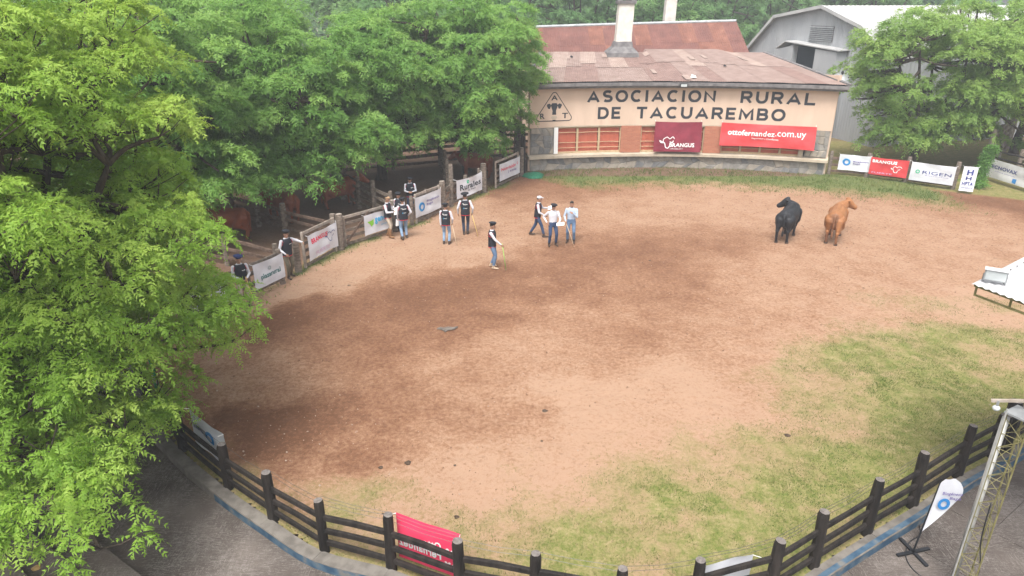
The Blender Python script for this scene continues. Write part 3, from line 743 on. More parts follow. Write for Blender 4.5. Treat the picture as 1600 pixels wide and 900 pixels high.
# ================================================================== BANNERS
def make_banner(name, label, p0, p1, z0, z1, m, items, sag=0.03, wav=0.022, skew=0.0, mirror=False, seed=0, dz=0.0, cat='banner', group=None, tilt=0.0, nu=18, nv=10, normal_up=0.0, off=0.08):
    """p0 -> p1: left to right for the reader; the printed side faces the reader. u to the right, v up"""
    p0 = np.array(p0, float); p1 = np.array(p1, float)
    d = (p1 - p0); W = np.linalg.norm(d); d = d / W; nr = np.array([d[1], -d[0]])
    Hh = z1 - z0
    rs = np.random.default_rng(seed + 11); ph = rs.uniform(0, 6.28, 6)
    def S(u, v, o=0.0):
        k = 4 * u * (1 - u)
        wv = wav * (math.sin(7 * u + 4 * v + ph[0]) * .5 + math.sin(11 * u - 6 * v + ph[1]) * .35 + math.sin(5 * v + 9 * u * v + ph[2]) * .4) * (0.35 + k)
        zz = z0 + v * Hh - sag * k * (v - 0.25) + dz * u + 0.35 * sag * math.sin(5 * u + ph[3])
        q = p0 + d * (W * u + skew * Hh * (v - .5)) + nr * (off + wv + o + tilt * (1 - v))
        return np.array([q[0], q[1], zz])
    t = thing(name, (p0[0], p0[1], 0), label, cat, group)
    b = MB()
    for o_ in (0.0, -0.004):
        vs = [S(i / nu, j / nv, o_) for j in range(nv + 1) for i in range(nu + 1)]
        fs = [(j * (nu + 1) + i, j * (nu + 1) + i + 1, (j + 1) * (nu + 1) + i + 1, (j + 1) * (nu + 1) + i) for j in range(nv) for i in range(nu)]
        if o_ < 0: fs = [tuple(reversed(f)) for f in fs]
        b.add(vs, fs)
    b.build('cloth', m, t, smooth=True)
    def U(u): return 1 - u if mirror else u
    for it in items:
        k = it[0]; b = MB(); nm = 'emblem'
        if k == 'text':
            _, s, (u0, v0, u1, v1), mm, bold = it[:5]; rot = it[5] if len(it) > 5 else 0
            V, F, asp = text_polys(s, bold); nm = 'lettering'
            if mirror: F = [tuple(reversed(f)) for f in F]
            vs = []
            for x, y in V:
                if rot == 1: uu, vv = u0 + (u1 - u0) * (1 - y), v0 + (v1 - v0) * x
                elif rot == 2: uu, vv = u1 - (u1 - u0) * x, v1 - (v1 - v0) * y
                else: uu, vv = u0 + (u1 - u0) * x, v0 + (v1 - v0) * y
                vs.append(S(U(uu), vv, 0.012))
            b.add(vs, F)
        elif k == 'poly':
            _, pts, mm = it; b.add([S(U(u), v, 0.011) for u, v in pts], [tuple(range(len(pts))) if not mirror else tuple(reversed(range(len(pts))))])
        elif k == 'disc':
            _, (cu, cv, r), mm = it
            pts = [(cu + r * Hh / W * math.cos(a), cv + r * math.sin(a)) for a in np.linspace(0, 2 * math.pi, 20, endpoint=False)]
            b.add([S(U(u), v, 0.010) for u, v in pts], [tuple(range(20)) if not mirror else tuple(reversed(range(20)))])
        elif k == 'ring':
            _, (cu, cv, r, r2), mm = it; n_ = 24; vs = []
            for a in np.linspace(0, 2 * math.pi, n_, endpoint=False):
                for q in (r, r2): vs.append(S(U(cu + q * Hh / W * math.cos(a)), cv + q * math.sin(a), 0.012))
            b.add(vs, [(2 * i, 2 * ((i + 1) % n_), 2 * ((i + 1) % n_) + 1, 2 * i + 1) for i in range(n_)])
        elif k == 'stroke':
            _, pts, w_, mm = it
            pts = [np.array(q, float) for q in catmull(pts, 5)]; vs = []
            for i, q in enumerate(pts):
                a = pts[max(i - 1, 0)]; c = pts[min(i + 1, len(pts) - 1)]; tt = (c - a) * np.array([W / Hh, 1]); tt /= np.linalg.norm(tt) + 1e-9
                nn = np.array([-tt[1] * Hh / W, tt[0]]) * w_ / 2
                for s_ in (-1, 1): vs.append(S(U(q[0] + s_ * nn[0]), q[1] + s_ * nn[1], 0.012))
            b.add(vs, [(2 * i, 2 * i + 2, 2 * i + 3, 2 * i + 1) for i in range(len(pts) - 1)])
        b.build(nm, mm, t)
    for u in (0.005, 0.995):          # tie cords at the upper corners
        q = S(u, 0.985); b = MB(); b.tube([q, q + np.array([(-1 if u < .5 else 1) * d[0] * .06, (-1 if u < .5 else 1) * d[1] * .06, 0.05]) - np.array([nr[0], nr[1], 0]) * off * .9], 0.006, 5); b.build('tie_cord', 'print_white', t)
    return t

def bull_line(cu, cv, s, mm, w=0.05, asp=0.7):
    """outline of a horned head: two horns, brow, muzzle"""
    a = asp
    def q(x, y): return (cu + x * s * a, cv + y * s)
    return [('stroke', [q(-.9, .15), q(-.55, .0), q(-.45, .45), q(-.1, .62), q(.15, .35), q(.35, .62), q(.75, .6), q(1.0, .3)], w, mm),
            ('stroke', [q(-.9, .15), q(-.8, -.05), q(-.5, -.12), q(-.35, -.6), q(-.1, -.85), q(.2, -.8), q(.3, -.3)], w, mm),
            ('stroke', [q(.3, -.1), q(.55, -.12), q(.7, .12)], w, mm)]

def bio_items(cu, cv, r, tu0, tu1, tv0, tv1):
    it = [('ring', (cu, cv, r, r * .52), 'print_blue'), ('ring', (cu - .02, cv + .03, r * .93, r * .75), 'print_sky')]
    h = (tv1 - tv0)
    it += [('text', 'Biogénesis', (tu0, tv0 + h * .53, tu1, tv1), 'print_violet', 0.012), ('text', 'Bagó', (tu0, tv0, tu0 + (tu1 - tu0) * .48, tv0 + h * .46), 'print_violet', 0.012)]
    return it

# on the left fence
make_banner('banner', 'white banner half hidden by the near tree leaves', (-9.65, 18.2), (-8.95, 19.6), 0.3, 1.15, 'white_cloth',
            [('text', 'Brangus', (.2, .35, .8, .6), 'print_red', .01)], seed=1)
make_banner('banner', 'white banner reading plazarural with leafy star emblem', (-8.44, 20.6), (-7.86, 21.85), 0.3, 1.17, 'white_cloth',
            [('text', 'plazarural', (.2, .27, .86, .52), 'print_teal', .022)] +
            [('poly', [(.52 + .012 * math.cos(a), .66 + .02 * math.sin(a)), (.52 + .05 * math.cos(a + .3), .66 + .085 * math.sin(a + .3)), (.52 + .05 * math.cos(a - .1), .66 + .085 * math.sin(a - .1))], 'print_teal') for a in np.arange(0, 6.2, .785)], seed=2, sag=.02)
make_banner('banner', 'white banner with red brush lettering and bull head outline', (-7.44, 23.4), (-6.82, 25.15), 0.28, 1.25, 'white_cloth',
            [('text', 'BRANGUS', (.10, .63, .66, .83), 'print_red', .03), ('text', 'FUERTE', (.22, .10, .70, .26), 'print_pink', .0)] + bull_line(.74, .60, .26, 'print_navy', .022, .62), seed=3, sag=.05, wav=.03)
make_banner('banner', 'white banner with lime cow emblem and blue gen lettering', (-5.98, 26.25), (-5.12, 27.5), 0.3, 1.14, 'white_cloth',
            [('poly', [(.10, .66), (.24, .66), (.34, .72), (.33, .45), (.24, .36), (.20, .5)], 'print_lime'), ('text', 'genex', (.38, .42, .92, .74), 'print_sky', .03), ('text', 'genética', (.62, .26, .92, .36), 'print_sky', 0)], seed=4, sag=.03)
make_banner('banner', 'white banner with blue round logo on the left fence between man at fence and post', (-4.26, 28.72), (-3.32, 30.42), 0.3, 1.2, 'white_cloth',
            bio_items(.24, .45, .23, .43, .92, .40, .72), seed=5, sag=.02)
make_banner('banner', 'white banner reading Rurales with green square emblem', (-2.80, 31.9), (-1.66, 33.75), 0.28, 1.2, 'white_cloth', off=.19, items=
            [('text', 'Rurales', (.12, .40, .93, .72), 'print_black', .02), ('disc', (.44, .80, .10), 'print_green'), ('disc', (.44, .80, .045), 'print_white'), ('text', 'EL PAIS', (.44, .26, .72, .34), 'print_black', .01)], seed=6, sag=.06, wav=.025)
make_banner('banner', 'white banner with red lettering beside the building corner', (-0.72, 35.25), (0.36, 37.45), 0.3, 1.22, 'white_cloth',
            [('text', 'Nutrición', (.08, .55, .78, .74), 'print_red', .02), ('ring', (.88, .66, .08, .05), 'print_red'), ('text', '| König', (.40, .28, .82, .44), 'print_violet', .015)], seed=7, sag=.03)
# right of the building
make_banner('banner', 'white banner with blue round logo right of the building', (18.35, 38.10), (19.78, 37.42), 0.32, 1.2, 'white_cloth',
            bio_items(.25, .52, .22, .46, .94, .40, .66), seed=8, sag=.02)
make_banner('banner', 'red BRANGUS banner with white bull outline on the right fence', (19.72, 37.28), (21.2, 36.15), 0.28, 1.22, 'red_cloth',
            [('text', 'BRANGUS', (.05, .70, .70, .88), 'print_white', .035), ('text', 'FUERTE', (.08, .08, .62, .17), 'print_pink', .01)] + bull_line(.70, .45, .24, 'print_white', .03, .62), seed=9, sag=.02)
make_banner('banner', 'white ORIGEN banner on the right fence', (21.25, 35.98), (22.85, 34.72), 0.25, 1.22, 'white_cloth',
            [('ring', (.17, .52, .105, .06), 'print_green'), ('text', 'RIGEN', (.28, .43, .93, .60), 'print_navy', .0), ('text', 'genética', (.34, .34, .88, .385), 'print_violet', 0)], seed=10, sag=.02)
make_banner('banner', 'narrow upright white banner with blue H emblem beside the shrub', (22.95, 34.35), (23.5, 34.05), 0.12, 1.35, 'white_cloth',
            [('text', 'H', (.30, .66, .74, .88), 'print_navy', .04), ('text', 'H', (.30, .46, .70, .60), 'print_navy', .03), ('text', 'HPTA', (.12, .24, .88, .38), 'print_navy', .03), ('text', 'hereford', (.12, .12, .88, .18), 'print_navy', 0)], seed=11, sag=.0, tilt=.15)
make_banner('banner', 'grey white TECNOVAX banner on the dark pipe gate', (25.95, 37.1), (26.55, 33.3), 0.22, 1.22, 'grey_cloth',
            [('text', 'TECNOVAX', (.08, .52, .56, .72), 'print_navy', .03), ('text', 'salud animal', (.2, .38, .54, .43), 'print_violet', 0), ('poly', [(.52, .08), (.58, .05), (.58, .3), (.52, .28)], 'print_blue')], seed=12, sag=.05)
# on the near fence, seen from behind so the print reads reversed
make_banner('banner', 'bright pink banner with reversed white lettering on the near fence', (-2.02, 8.98), (-0.9, 8.46), 0.14, 1.10, 'backlit_pink_cloth',
            [('text', 'Otto', (.30, .50, .58, .66), 'print_white', .03), ('text', 'Fernández', (.30, .30, .98, .50), 'print_white', .03), ('stroke', [(.04, .56), (.10, .50), (.14, .58)], .04, 'print_white'), ('stroke', [(.17, .48), (.20, .58), (.24, .50)], .04, 'print_white'),
             ('stroke', [(.05, .28), (.09, .22), (.14, .26)], .04, 'print_white'), ('stroke', [(.17, .30), (.20, .24), (.24, .30)], .04, 'print_white')], mirror=True, seed=13, sag=.015, wav=.008, off=-0.16)
make_banner('banner', 'white and blue banner hung on the near fence under the tree', (-6.95, 12.25), (-5.85, 11.30), 0.22, 1.06, 'white_cloth',
            [('ring', (.42, .6, .2, .1), 'print_blue'), ('text', 'Biogénesis', (.5, .45, .95, .62), 'print_navy', .02)], mirror=True, seed=14, sag=.04, off=-0.15)
make_banner('banner', 'white banner folded over the near fence at bottom edge', (3.0, 8.16), (3.95, 8.42), 0.06, 0.74, 'white_cloth', [], seed=15, sag=.02, off=-0.14)
make_banner('flag', 'green flag banner glimpsed through the near tree', (-8.75, 14.25), (-8.45, 13.95), 0.2, 1.6, 'green_cloth', [('poly', [(.2, .3), (.8, .3), (.8, .42), (.2, .42)], 'print_white')], seed=16, cat='flag', off=-.12)

# dark pipe gate behind TECNOVAX
g = thing('pipe_gate', (26.0, 37.2, 0), 'dark pipe gate holding the TECNOVAX banner at far right', 'gate')
b = MB(); b.tube([(26.0, 37.25, -.05), (25.95, 37.25, 1.75)], .075, 8); b.build('post', 'dark_timber', g)
b = MB(); b.tube([(26.65, 33.0, -.05), (26.65, 33.0, 1.6)], .07, 8); b.build('post', 'dark_timber', g)
for z in (0.25, 0.95, 1.3, 1.66):
    b = MB(); b.tube([(26.0, 37.25, z), (26.65, 33.0, z - .05)], .045, 8); b.build('rail', 'dark_timber', g)

# ================================================================== LONG BUILDING
bld = thing('auction_building', (9.3, 40.0, 0), 'low cream building with curved front, stone base and rusty roof lettered ASOCIACION RURAL', 'building')
def arc_block(name, a0, a1, o0, o1, z0, z1, m, parent, n=None, z1b=None):
    n = n or max(2, int(abs(a1 - a0) / 0.02)); b = MB(); rg = []
    zb = z1 if z1b is None else z1b
    for i in range(n + 1):
        a = a0 + (a1 - a0) * i / n
        rg.append([FA(a, o0, z0), FA(a, o1, z0), FA(a, o1, zb), FA(a, o0, z1)])
    b.rings(rg); return b.build(name, m, parent)
arc_block('upper_wall', A0 + .004, A1 - .004, 0.0, 0.28, 2.45, 4.60, 'cream_wall', bld)
arc_block('base_wall', A0 + .006, A1 - .006, 0.03, 0.5, -0.1, 0.72, 'mortar', bld)
arc_block('ledge', A0 + .001, A1 - .001, -0.22, 0.42, 0.72, 0.86, 'sill_plaster', bld, z1b=1.0)
arc_block('back_panel', A0 + .01, A1 - .01, 0.42, 0.5, 0.9, 2.6, 'interior_shade', bld)
# fine brown band where the wall meets the openings
arc_block('lintel', -0.272, 0.278, -0.012, 0.0, 2.44, 2.52, 'sill_plaster', bld)

def stone_field(a0, a1, z0, z1, na, nz, off, parent, seed):
    rs = random.Random(seed); G = {}
    for i in range(na + 1):
        for j in range(nz + 1):
            ja = 0 if i in (0, na) else rs.uniform(-.36, .36); jz = 0 if j in (0, nz) else rs.uniform(-.34, .34)
            G[i, j] = (a0 + (a1 - a0) * (i + ja + (.5 * (j % 2) if 0 < i < na else 0)) / na, z0 + (z1 - z0) * (j + jz) / nz)
    for i in range(na):
        for j in range(nz):
            P = [np.array(G[i, j]), np.array(G[i + 1, j]), np.array(G[i + 1, j + 1]), np.array(G[i, j + 1])]
            Q = []
            for k in range(4):
                a, c = P[k], P[(k + 1) % 4]; Q.append(a); mm = (a + c) / 2 + np.array([rs.uniform(-.0012, .0012), rs.uniform(-.03, .03)]); Q.append(mm)
            cc = sum(Q) / 8
            def shr(k, o_): return [FA(*(lambda q: (q[0], o_, q[1]))(cc + (q - cc) * k)) for q in Q]
            pr = rs.uniform(.015, .05)
            b = MB(); b.rings([shr(.93, off + .02), shr(.91, off - pr * .6), shr(.80, off - pr)], cap=(False, True))
            b.build('stone', rs.choice(['stone_a', 'stone_b', 'stone_c', 'stone_a', 'stone_b']), parent)
stone_field(A0 + .007, A1 - .007, -0.05, 0.715, 36, 2, 0.03, bld, 3)
for s_, (a0, a1) in enumerate(((A0 + .006, -0.272), (0.281, A1 - .006))):
    pier = arc_block('stone_pier', a0, a1, 0.03, 0.42, 0.95, 2.45, 'mortar', bld)
    stone_field(a0 + .001, a1 - .001, 0.97, 2.44, 4, 4, 0.03, pier, 5 + s_)
for a0, a1 in ((-0.119, -0.074), (0.066, 0.105)):
    arc_block('brick_pier', a0, a1, -0.03, 0.42, 0.93, 2.46, 'brick_red', bld, n=2)
for a0, a1, npan in ((-0.266, -0.119, 3), (-0.074, 0.066, 3), (0.105, 0.272, 4)):
    arc_block('window_frame', a0, a1, 0.10, 0.20, 2.36, 2.447, 'frame_cream', bld)
    arc_block('window_sill', a0, a1, 0.08, 0.20, 0.93, 1.03, 'frame_cream', bld)
    if a0 < -.2: arc_block('window_jamb', a0 - .005, a0 + .004, -0.015, 0.2, 0.95, 2.447, 'print_white', bld, n=2)
    if a1 > .2: arc_block('window_jamb', a1 - .004, a1 + .006, -0.015, 0.2, 0.95, 2.447, 'sill_plaster', bld, n=2)
    w = (a1 - a0) / npan
    for k in range(npan):
        sh = arc_block('shutter', a0 + w * k + .003, a0 + w * (k + 1) - .003, 0.16, 0.19, 1.03, 2.36, 'shutter_red', bld, n=3)
        arc_block('shutter_panel', a0 + w * k + .009, a0 + w * (k + .5) - .001, 0.145, 0.16, 1.08, 2.10, 'shutter_red', sh, n=2)
        arc_block('shutter_panel', a0 + w * (k + .5) + .001, a0 + w * (k + 1) - .009, 0.145, 0.16, 1.08, 2.10, 'shutter_red', sh, n=2)
    for k in range(npan + 1):
        c_ = a0 + w * k
        arc_block('mullion', c_ - .0022, c_ + .0022, 0.07, 0.13, 1.03, 2.36, 'frame_cream', bld, n=1)
    for z in (1.25, 1.55, 2.12):
        b = MB(); b.tube([FA(a0 + (a1 - a0) * i / 8, 0.085, z + random.uniform(-.012, .012)) for i in range(9)], 0.018, 5); b.build('bar', 'frame_cream', bld)
# painted lettering
def wall_text(s, a0, a1, z0, z1, bold, zr=None, m='letter_paint', off=-0.006, name='lettering'):
    V, F, asp = text_polys(s, bold); b = MB()
    vs = []
    for x, y in V:
        vs.append(FA(a0 + (a1 - a0) * x, off, z0 + (z1 - z0) * y + (0 if zr is None else zr * x)))
    b.add(vs, F); return b.build(name, m, bld)
def arcp(cx_, cy_, rx_, ry_, t0, t1, n=10): return [(cx_ + rx_ * math.cos(t), cy_ + ry_ * math.sin(t)) for t in np.linspace(math.radians(t0), math.radians(t1), n)]
GL = {'I': [[(.5, 0), (.5, 1)]], 'L': [[(.1, 1), (.1, .08), (1, .08)]], 'T': [[(0, .92), (1, .92)], [(.5, .92), (.5, 0)]], 'E': [[(1, .92), (.1, .92), (.1, .08), (1, .08)], [(.1, .51), (.9, .51)]],
      'A': [[(.06, 0), (.5, .95), (.94, 0)], [(.22, .30), (.78, .30)]], 'N': [[(.1, 0), (.1, .95), (.9, .05), (.9, 1)]], 'M': [[(.08, 0), (.12, .95), (.5, .25), (.88, .95), (.92, 0)]],
      'O': [arcp(.5, .5, .43, .42, 90, 450, 26)], 'C': [arcp(.54, .5, .45, .42, 48, 312, 18)], 'U': [[(.1, 1)] + arcp(.5, .42, .40, .34, 180, 360, 12) + [(.9, 1)]],
      'S': [arcp(.5, .71, .38, .21, 35, 270, 12)[:-1] + arcp(.5, .29, .40, .21, 90, -145, 12)], 'R': [[(.1, 0), (.1, .92), (.55, .92)] + arcp(.58, .69, .30, .23, 80, -90, 10) + [(.1, .46)], [(.52, .46), (.92, 0)]],
      'D': [[(.1, .08), (.1, .92), (.45, .92)] + arcp(.45, .5, .45, .42, 80, -90, 12) + [(.1, .08), (.1, .2)]], 'B': [[(.1, .08), (.1, .92), (.5, .92)] + arcp(.55, .715, .28, .205, 80, -90, 9) + [(.1, .51)], [(.55, .51)] + arcp(.58, .295, .32, .215, 80, -90, 9) + [(.1, .08), (.1, .2)]]}
def spread(word, a0, a1, z0, z1, lw, gap, dz=0.0):
    """wide hand-painted capitals set one by one, brushed strokes of even width"""
    wd = {'I': .30, 'M': 1.25, 'L': .85, 'O': 1.12, 'C': 1.02, 'A': 1.15, 'N': 1.02, 'D': 1.0, 'S': .92, 'E': .80, 'T': .95, 'R': .95, 'U': .98, 'B': .92}
    tot = sum(wd[c] for c in word) + gap * (len(word) - 1); u = 0; Hh = z1 - z0
    for c in word:
        w_ = (a1 - a0) * wd[c] / tot * FR; b0 = (a0 + (a1 - a0) * u / tot) * FR; b = MB()
        for k, st in enumerate(GL[c]):
            P = [np.array([b0 + x_ * w_, z0 + y_ * Hh]) for x_, y_ in st]; n_ = len(P); vs = []; ofs = -.006 - .0025 * k
            for i_, q in enumerate(P):
                t0 = (q - P[i_ - 1]) / np.linalg.norm(q - P[i_ - 1]) if i_ else None; t1 = (P[i_ + 1] - q) / np.linalg.norm(P[i_ + 1] - q) if i_ < n_ - 1 else None
                if c == 'O' and i_ in (0, n_ - 1): t0 = t1 = np.array([-1., 0])
                if t0 is None: t0 = t1
                if t1 is None: t1 = t0
                tm = t0 + t1; tm /= np.linalg.norm(tm) + 1e-9; nn = np.array([-tm[1], tm[0]]); m_ = min(1 / max(abs(nn @ np.array([-t0[1], t0[0]])), .35), 2.2)
                for s_ in (-1, 1):
                    r_ = q + s_ * nn * lw / 2 * m_; r_[1] = min(max(r_[1], z0 - .01), z1 + .01); vs.append(FA(r_[0] / FR, ofs, r_[1]))
            b.add(vs, [(2 * i_, 2 * i_ + 2, 2 * i_ + 3, 2 * i_ + 1) for i_ in range(n_ - 1)])
        b.build('lettering', 'letter_paint', bld); u += wd[c] + gap
spread('ASOCIACION', -0.198, 0.081, 3.79, 4.43, .155, .34, .0)
spread('RURAL', 0.135, 0.286, 3.79, 4.43, .155, .34, .0)
spread('DE', -0.173, -0.123, 2.86, 3.51, .155, .32)
spread('TACUAREMBO', -0.087, 0.230, 2.86, 3.51, .155, .32)
# emblem: rounded triangle with A R T and an ox head
def wall_poly(pts, m='letter_paint', off=-0.006):
    b = MB(); b.add([FA(a, off, z) for a, z in pts], [tuple(range(len(pts)))]); return b.build('emblem', m, bld)
def wall_stroke(pts, w, m='letter_paint', off=-0.006):
    P = [np.array([q[0] * FR, q[1]]) for q in pts]; b = MB(); vs = []
    for i, q in enumerate(P):
        a = P[i - 1] if i > 0 else P[i]; c = P[i + 1] if i < len(P) - 1 else P[i]; t = (c - a) / (np.linalg.norm(c - a) + 1e-9); nn = np.array([-t[1], t[0]]) * w / 2
        for s_ in (-1, 1): r = q + s_ * nn; vs.append(FA(r[0] / FR, off, r[1]))
    b.add(vs, [(2 * i, 2 * i + 2, 2 * i + 3, 2 * i + 1) for i in range(len(P) - 1)]); return b.build('emblem', m, bld)
tri = [(-.300, 2.80), (-.244, 2.80)]
def arc_c(c, r, t0, t1, n=6): return [(c[0] + r * math.cos(t) / FR, c[1] + r * math.sin(t)) for t in np.linspace(t0, t1, n)]
T = arc_c((-.305, 2.98), .16, math.pi * 5 / 6, math.pi * 1.5) + arc_c((-.239, 2.98), .16, -math.pi / 2, math.pi / 6) + arc_c((-.272, 4.22), .16, math.pi / 6, math.pi * 5 / 6)
wall_stroke(T + [T[0]], .045)
wall_text('A', -.2795, -.2645, 3.95, 4.22, .03); wall_text('R', -.304, -.293, 2.95, 3.25, .03); wall_text('T', -.254, -.241, 2.95, 3.25, .03)
cx0 = -.272
def e(pts): return [(cx0 + x / FR, 3.38 + y) for x, y in pts]
wall_poly(e([(-.13, .42), (.13, .42), (.20, .30), (.16, .16), (.10, .0), (.12, -.22), (-.12, -.22), (-.10, .0), (-.16, .16), (-.20, .30)]))
wall_poly(e([(-.20, .33), (-.28, .40), (-.42, .36), (-.44, .28), (-.36, .12), (-.26, .10), (-.20, .24)])); wall_poly(e([(.20, .33), (.20, .24), (.26, .10), (.36, .12), (.44, .28), (.42, .36), (.28, .40)]))
wall_poly(e([(-.14, -.30), (.14, -.30), (.18, -.40), (.10, -.46), (-.10, -.46), (-.18, -.40)]), 'sill_plaster'); wall_poly(e([(-.10, -.50), (.10, -.50), (.06, -.56), (-.06, -.56)]))
# side and rear walls
BL, BR = np.array([2.2, 46.2]), np.array([15.9, 45.6])
cl, cr = FA(A0 + .006, .1), FA(A1 - .006, .1)
for p, q_, nm in ((cl[:2], BL, 'side_wall'), (BR, cr[:2], 'side_wall'), (BL, BR, 'rear_wall')):
    p = np.array(p); d = (q_ - p) / np.linalg.norm(q_ - p); nr = np.array([-d[1], d[0]]) * .12
    b = MB(); b.hexa([(*p, -.1), (*q_, -.1), (*(q_ + nr), -.1), (*(p + nr), -.1)], [(*p, 4.85), (*q_, 5.4), (*(q_ + nr), 5.4), (*(p + nr), 4.85)]); b.build(nm, 'cream_wall', bld)
# eave beam and gutter
arc_block('eave_beam', A0 - .012, A1 + .012, -0.36, 0.1, 4.60, 4.80, 'eave_grey', bld)
arc_block('gutter', A0 - .014, A1 + .014, -0.50, -0.36, 4.72, 4.90, 'eave_grey', bld)
# roof of corrugated sheets
backline = [(0.02, 45.4, 5.95), (0.47, 46.3, 6.02), (0.472, 46.9, 6.42), (0.80, 46.9, 6.42), (0.86, 46.0, 6.05), (1.0, 45.5, 5.98)]
def roof_pt(s_, t):
    a = A0 - .012 + (A1 - A0 + .024) * s_
    f = FA(a, -0.46, 4.95)
    bx_ = 1.9 + (15.9 - 1.9) * s_
    by_ = 46.3 - .7 * s_; bz_ = 6.04
    kk = float(np.interp(s_, [.46, .475, .80, .86], [0, 1, 1, 0])); by_ += 0.5 * kk; bz_ += 0.16 * kk
    B = np.array([bx_, by_, bz_]); return f + (B - f) * t
ncol = 17
for k in range(ncol):
    mid = random.uniform(.45, .6)
    for r_ in range(2):
        s0, s1 = k / ncol - .001, (k + 1) / ncol + .006; t0, t1 = (0, mid + .02) if r_ == 0 else (mid - .02, 1.0)
        nc = 9; b = MB(); rows = []; lift = 0.012 * (k % 2) + 0.02 * r_ + random.uniform(0, .012)
        for t in (t0, (t0 + t1) / 2, t1):
            row = []
            for c in range(nc * 2 + 1):
                s_ = s0 + (s1 - s0) * c / (nc * 2); q = roof_pt(min(max(s_, 0), 1), t); row.append(q + np.array([0, 0, lift + (0.022 if c % 2 else 0)]))
            rows.append(row)
        b.rings(rows, cap=(False, False), close=False)
        b.build('roof_sheet', random.choice(['roof_pink', 'roof_pink', 'roof_rust', 'roof_pink', 'roof_pink', 'roof_rust', 'roof_pale']), bld)
for s_, t, w_ in ((.27, .9, .7), (.36, .92, .6), (.45, .93, .8), (.62, .75, .6), (.68, .8, .5), (.12, .85, .6), (.52, .15, .7), (.83, .8, .6), (.43, .35, .5)):
    q = roof_pt(s_, t); q2 = roof_pt(s_, t - .13); d = roof_pt(s_ + .03, t) - q
    b = MB(); b.add([q2 + [0, 0, .075], q2 + d * w_ + [0, 0, .075], q + d * w_ + [0, 0, .075], q + [0, 0, .075]], [(0, 1, 2, 3)]); b.build('roof_patch', 'roof_pale', bld)
b = MB(); fr = [roof_pt(1.0, t) for t in (0, .5, 1)]
for p, q in zip(fr[:-1], fr[1:]): b.beam(p + [0.06, 0, .02], q + [0.06, 0, .02], .22, .14)
b.build('verge_board', 'eave_grey', bld)
b = MB(); fr = [roof_pt(0.0, t) for t in (0, .5, 1)]
for p, q in zip(fr[:-1], fr[1:]): b.beam(p + [-0.06, 0, .02], q + [-0.06, 0, .02], .22, .14)
b.build('verge_board', 'eave_grey', bld)
# slab closing the room under the sheets
b = MB(); rows = [[roof_pt(i / 12, t) - np.array([0, 0, .06]) for i in range(13)] for t in (0, 1)]
b.rings(rows, cap=(False, False), close=False); b.build('roof_lining', 'interior_shade', bld)
# small things lying on the roof
for (s_, t, sz, m_, lb) in ((.55, .08, .16, 'print_white', 'pale broken tile lying above the eave'), (.14, .78, .10, 'hat_black', 'dark lump on the roof near the left end'), (.71, .42, .09, 'hat_black', 'dark lump on the middle of the roof')):
    q = roof_pt(s_, t) + np.array([0, 0, .075]); b = MB(); b.hexa([q + [-sz, -sz, 0], q + [sz, -sz * .8, 0], q + [sz * .9, sz, 0], q + [-sz * .8, sz, 0]], [q + [-sz * .6, -sz * .5, sz * .9], q + [sz * .5, -sz * .5, sz * .7], q + [sz * .6, sz * .5, sz * .6], q + [-sz * .5, sz * .6, sz]])
    tag(b.build('roof_debris', m_, None, origin=tuple(q)), lb, 'debris')
# floodlight on the eave
q = FA(0.007, -0.6, 4.76); fl = thing('eave_lamp', tuple(q - np.array([0, 0, .12])), 'small black floodlight fixed to the eave above the lettering', 'lamp')
b = MB(); b.box(q, (.42, .12, .20)); b.build('housing', 'black_plastic', fl)
b = MB(); b.box(q + [0, -.064, 0], (.34, .01, .14)); b.build('lens', 'lamp_glass', fl)
b = MB(); b.box(q + [0, .08, -.02], (.06, .10, .06)); b.build('bracket', 'black_plastic', fl)
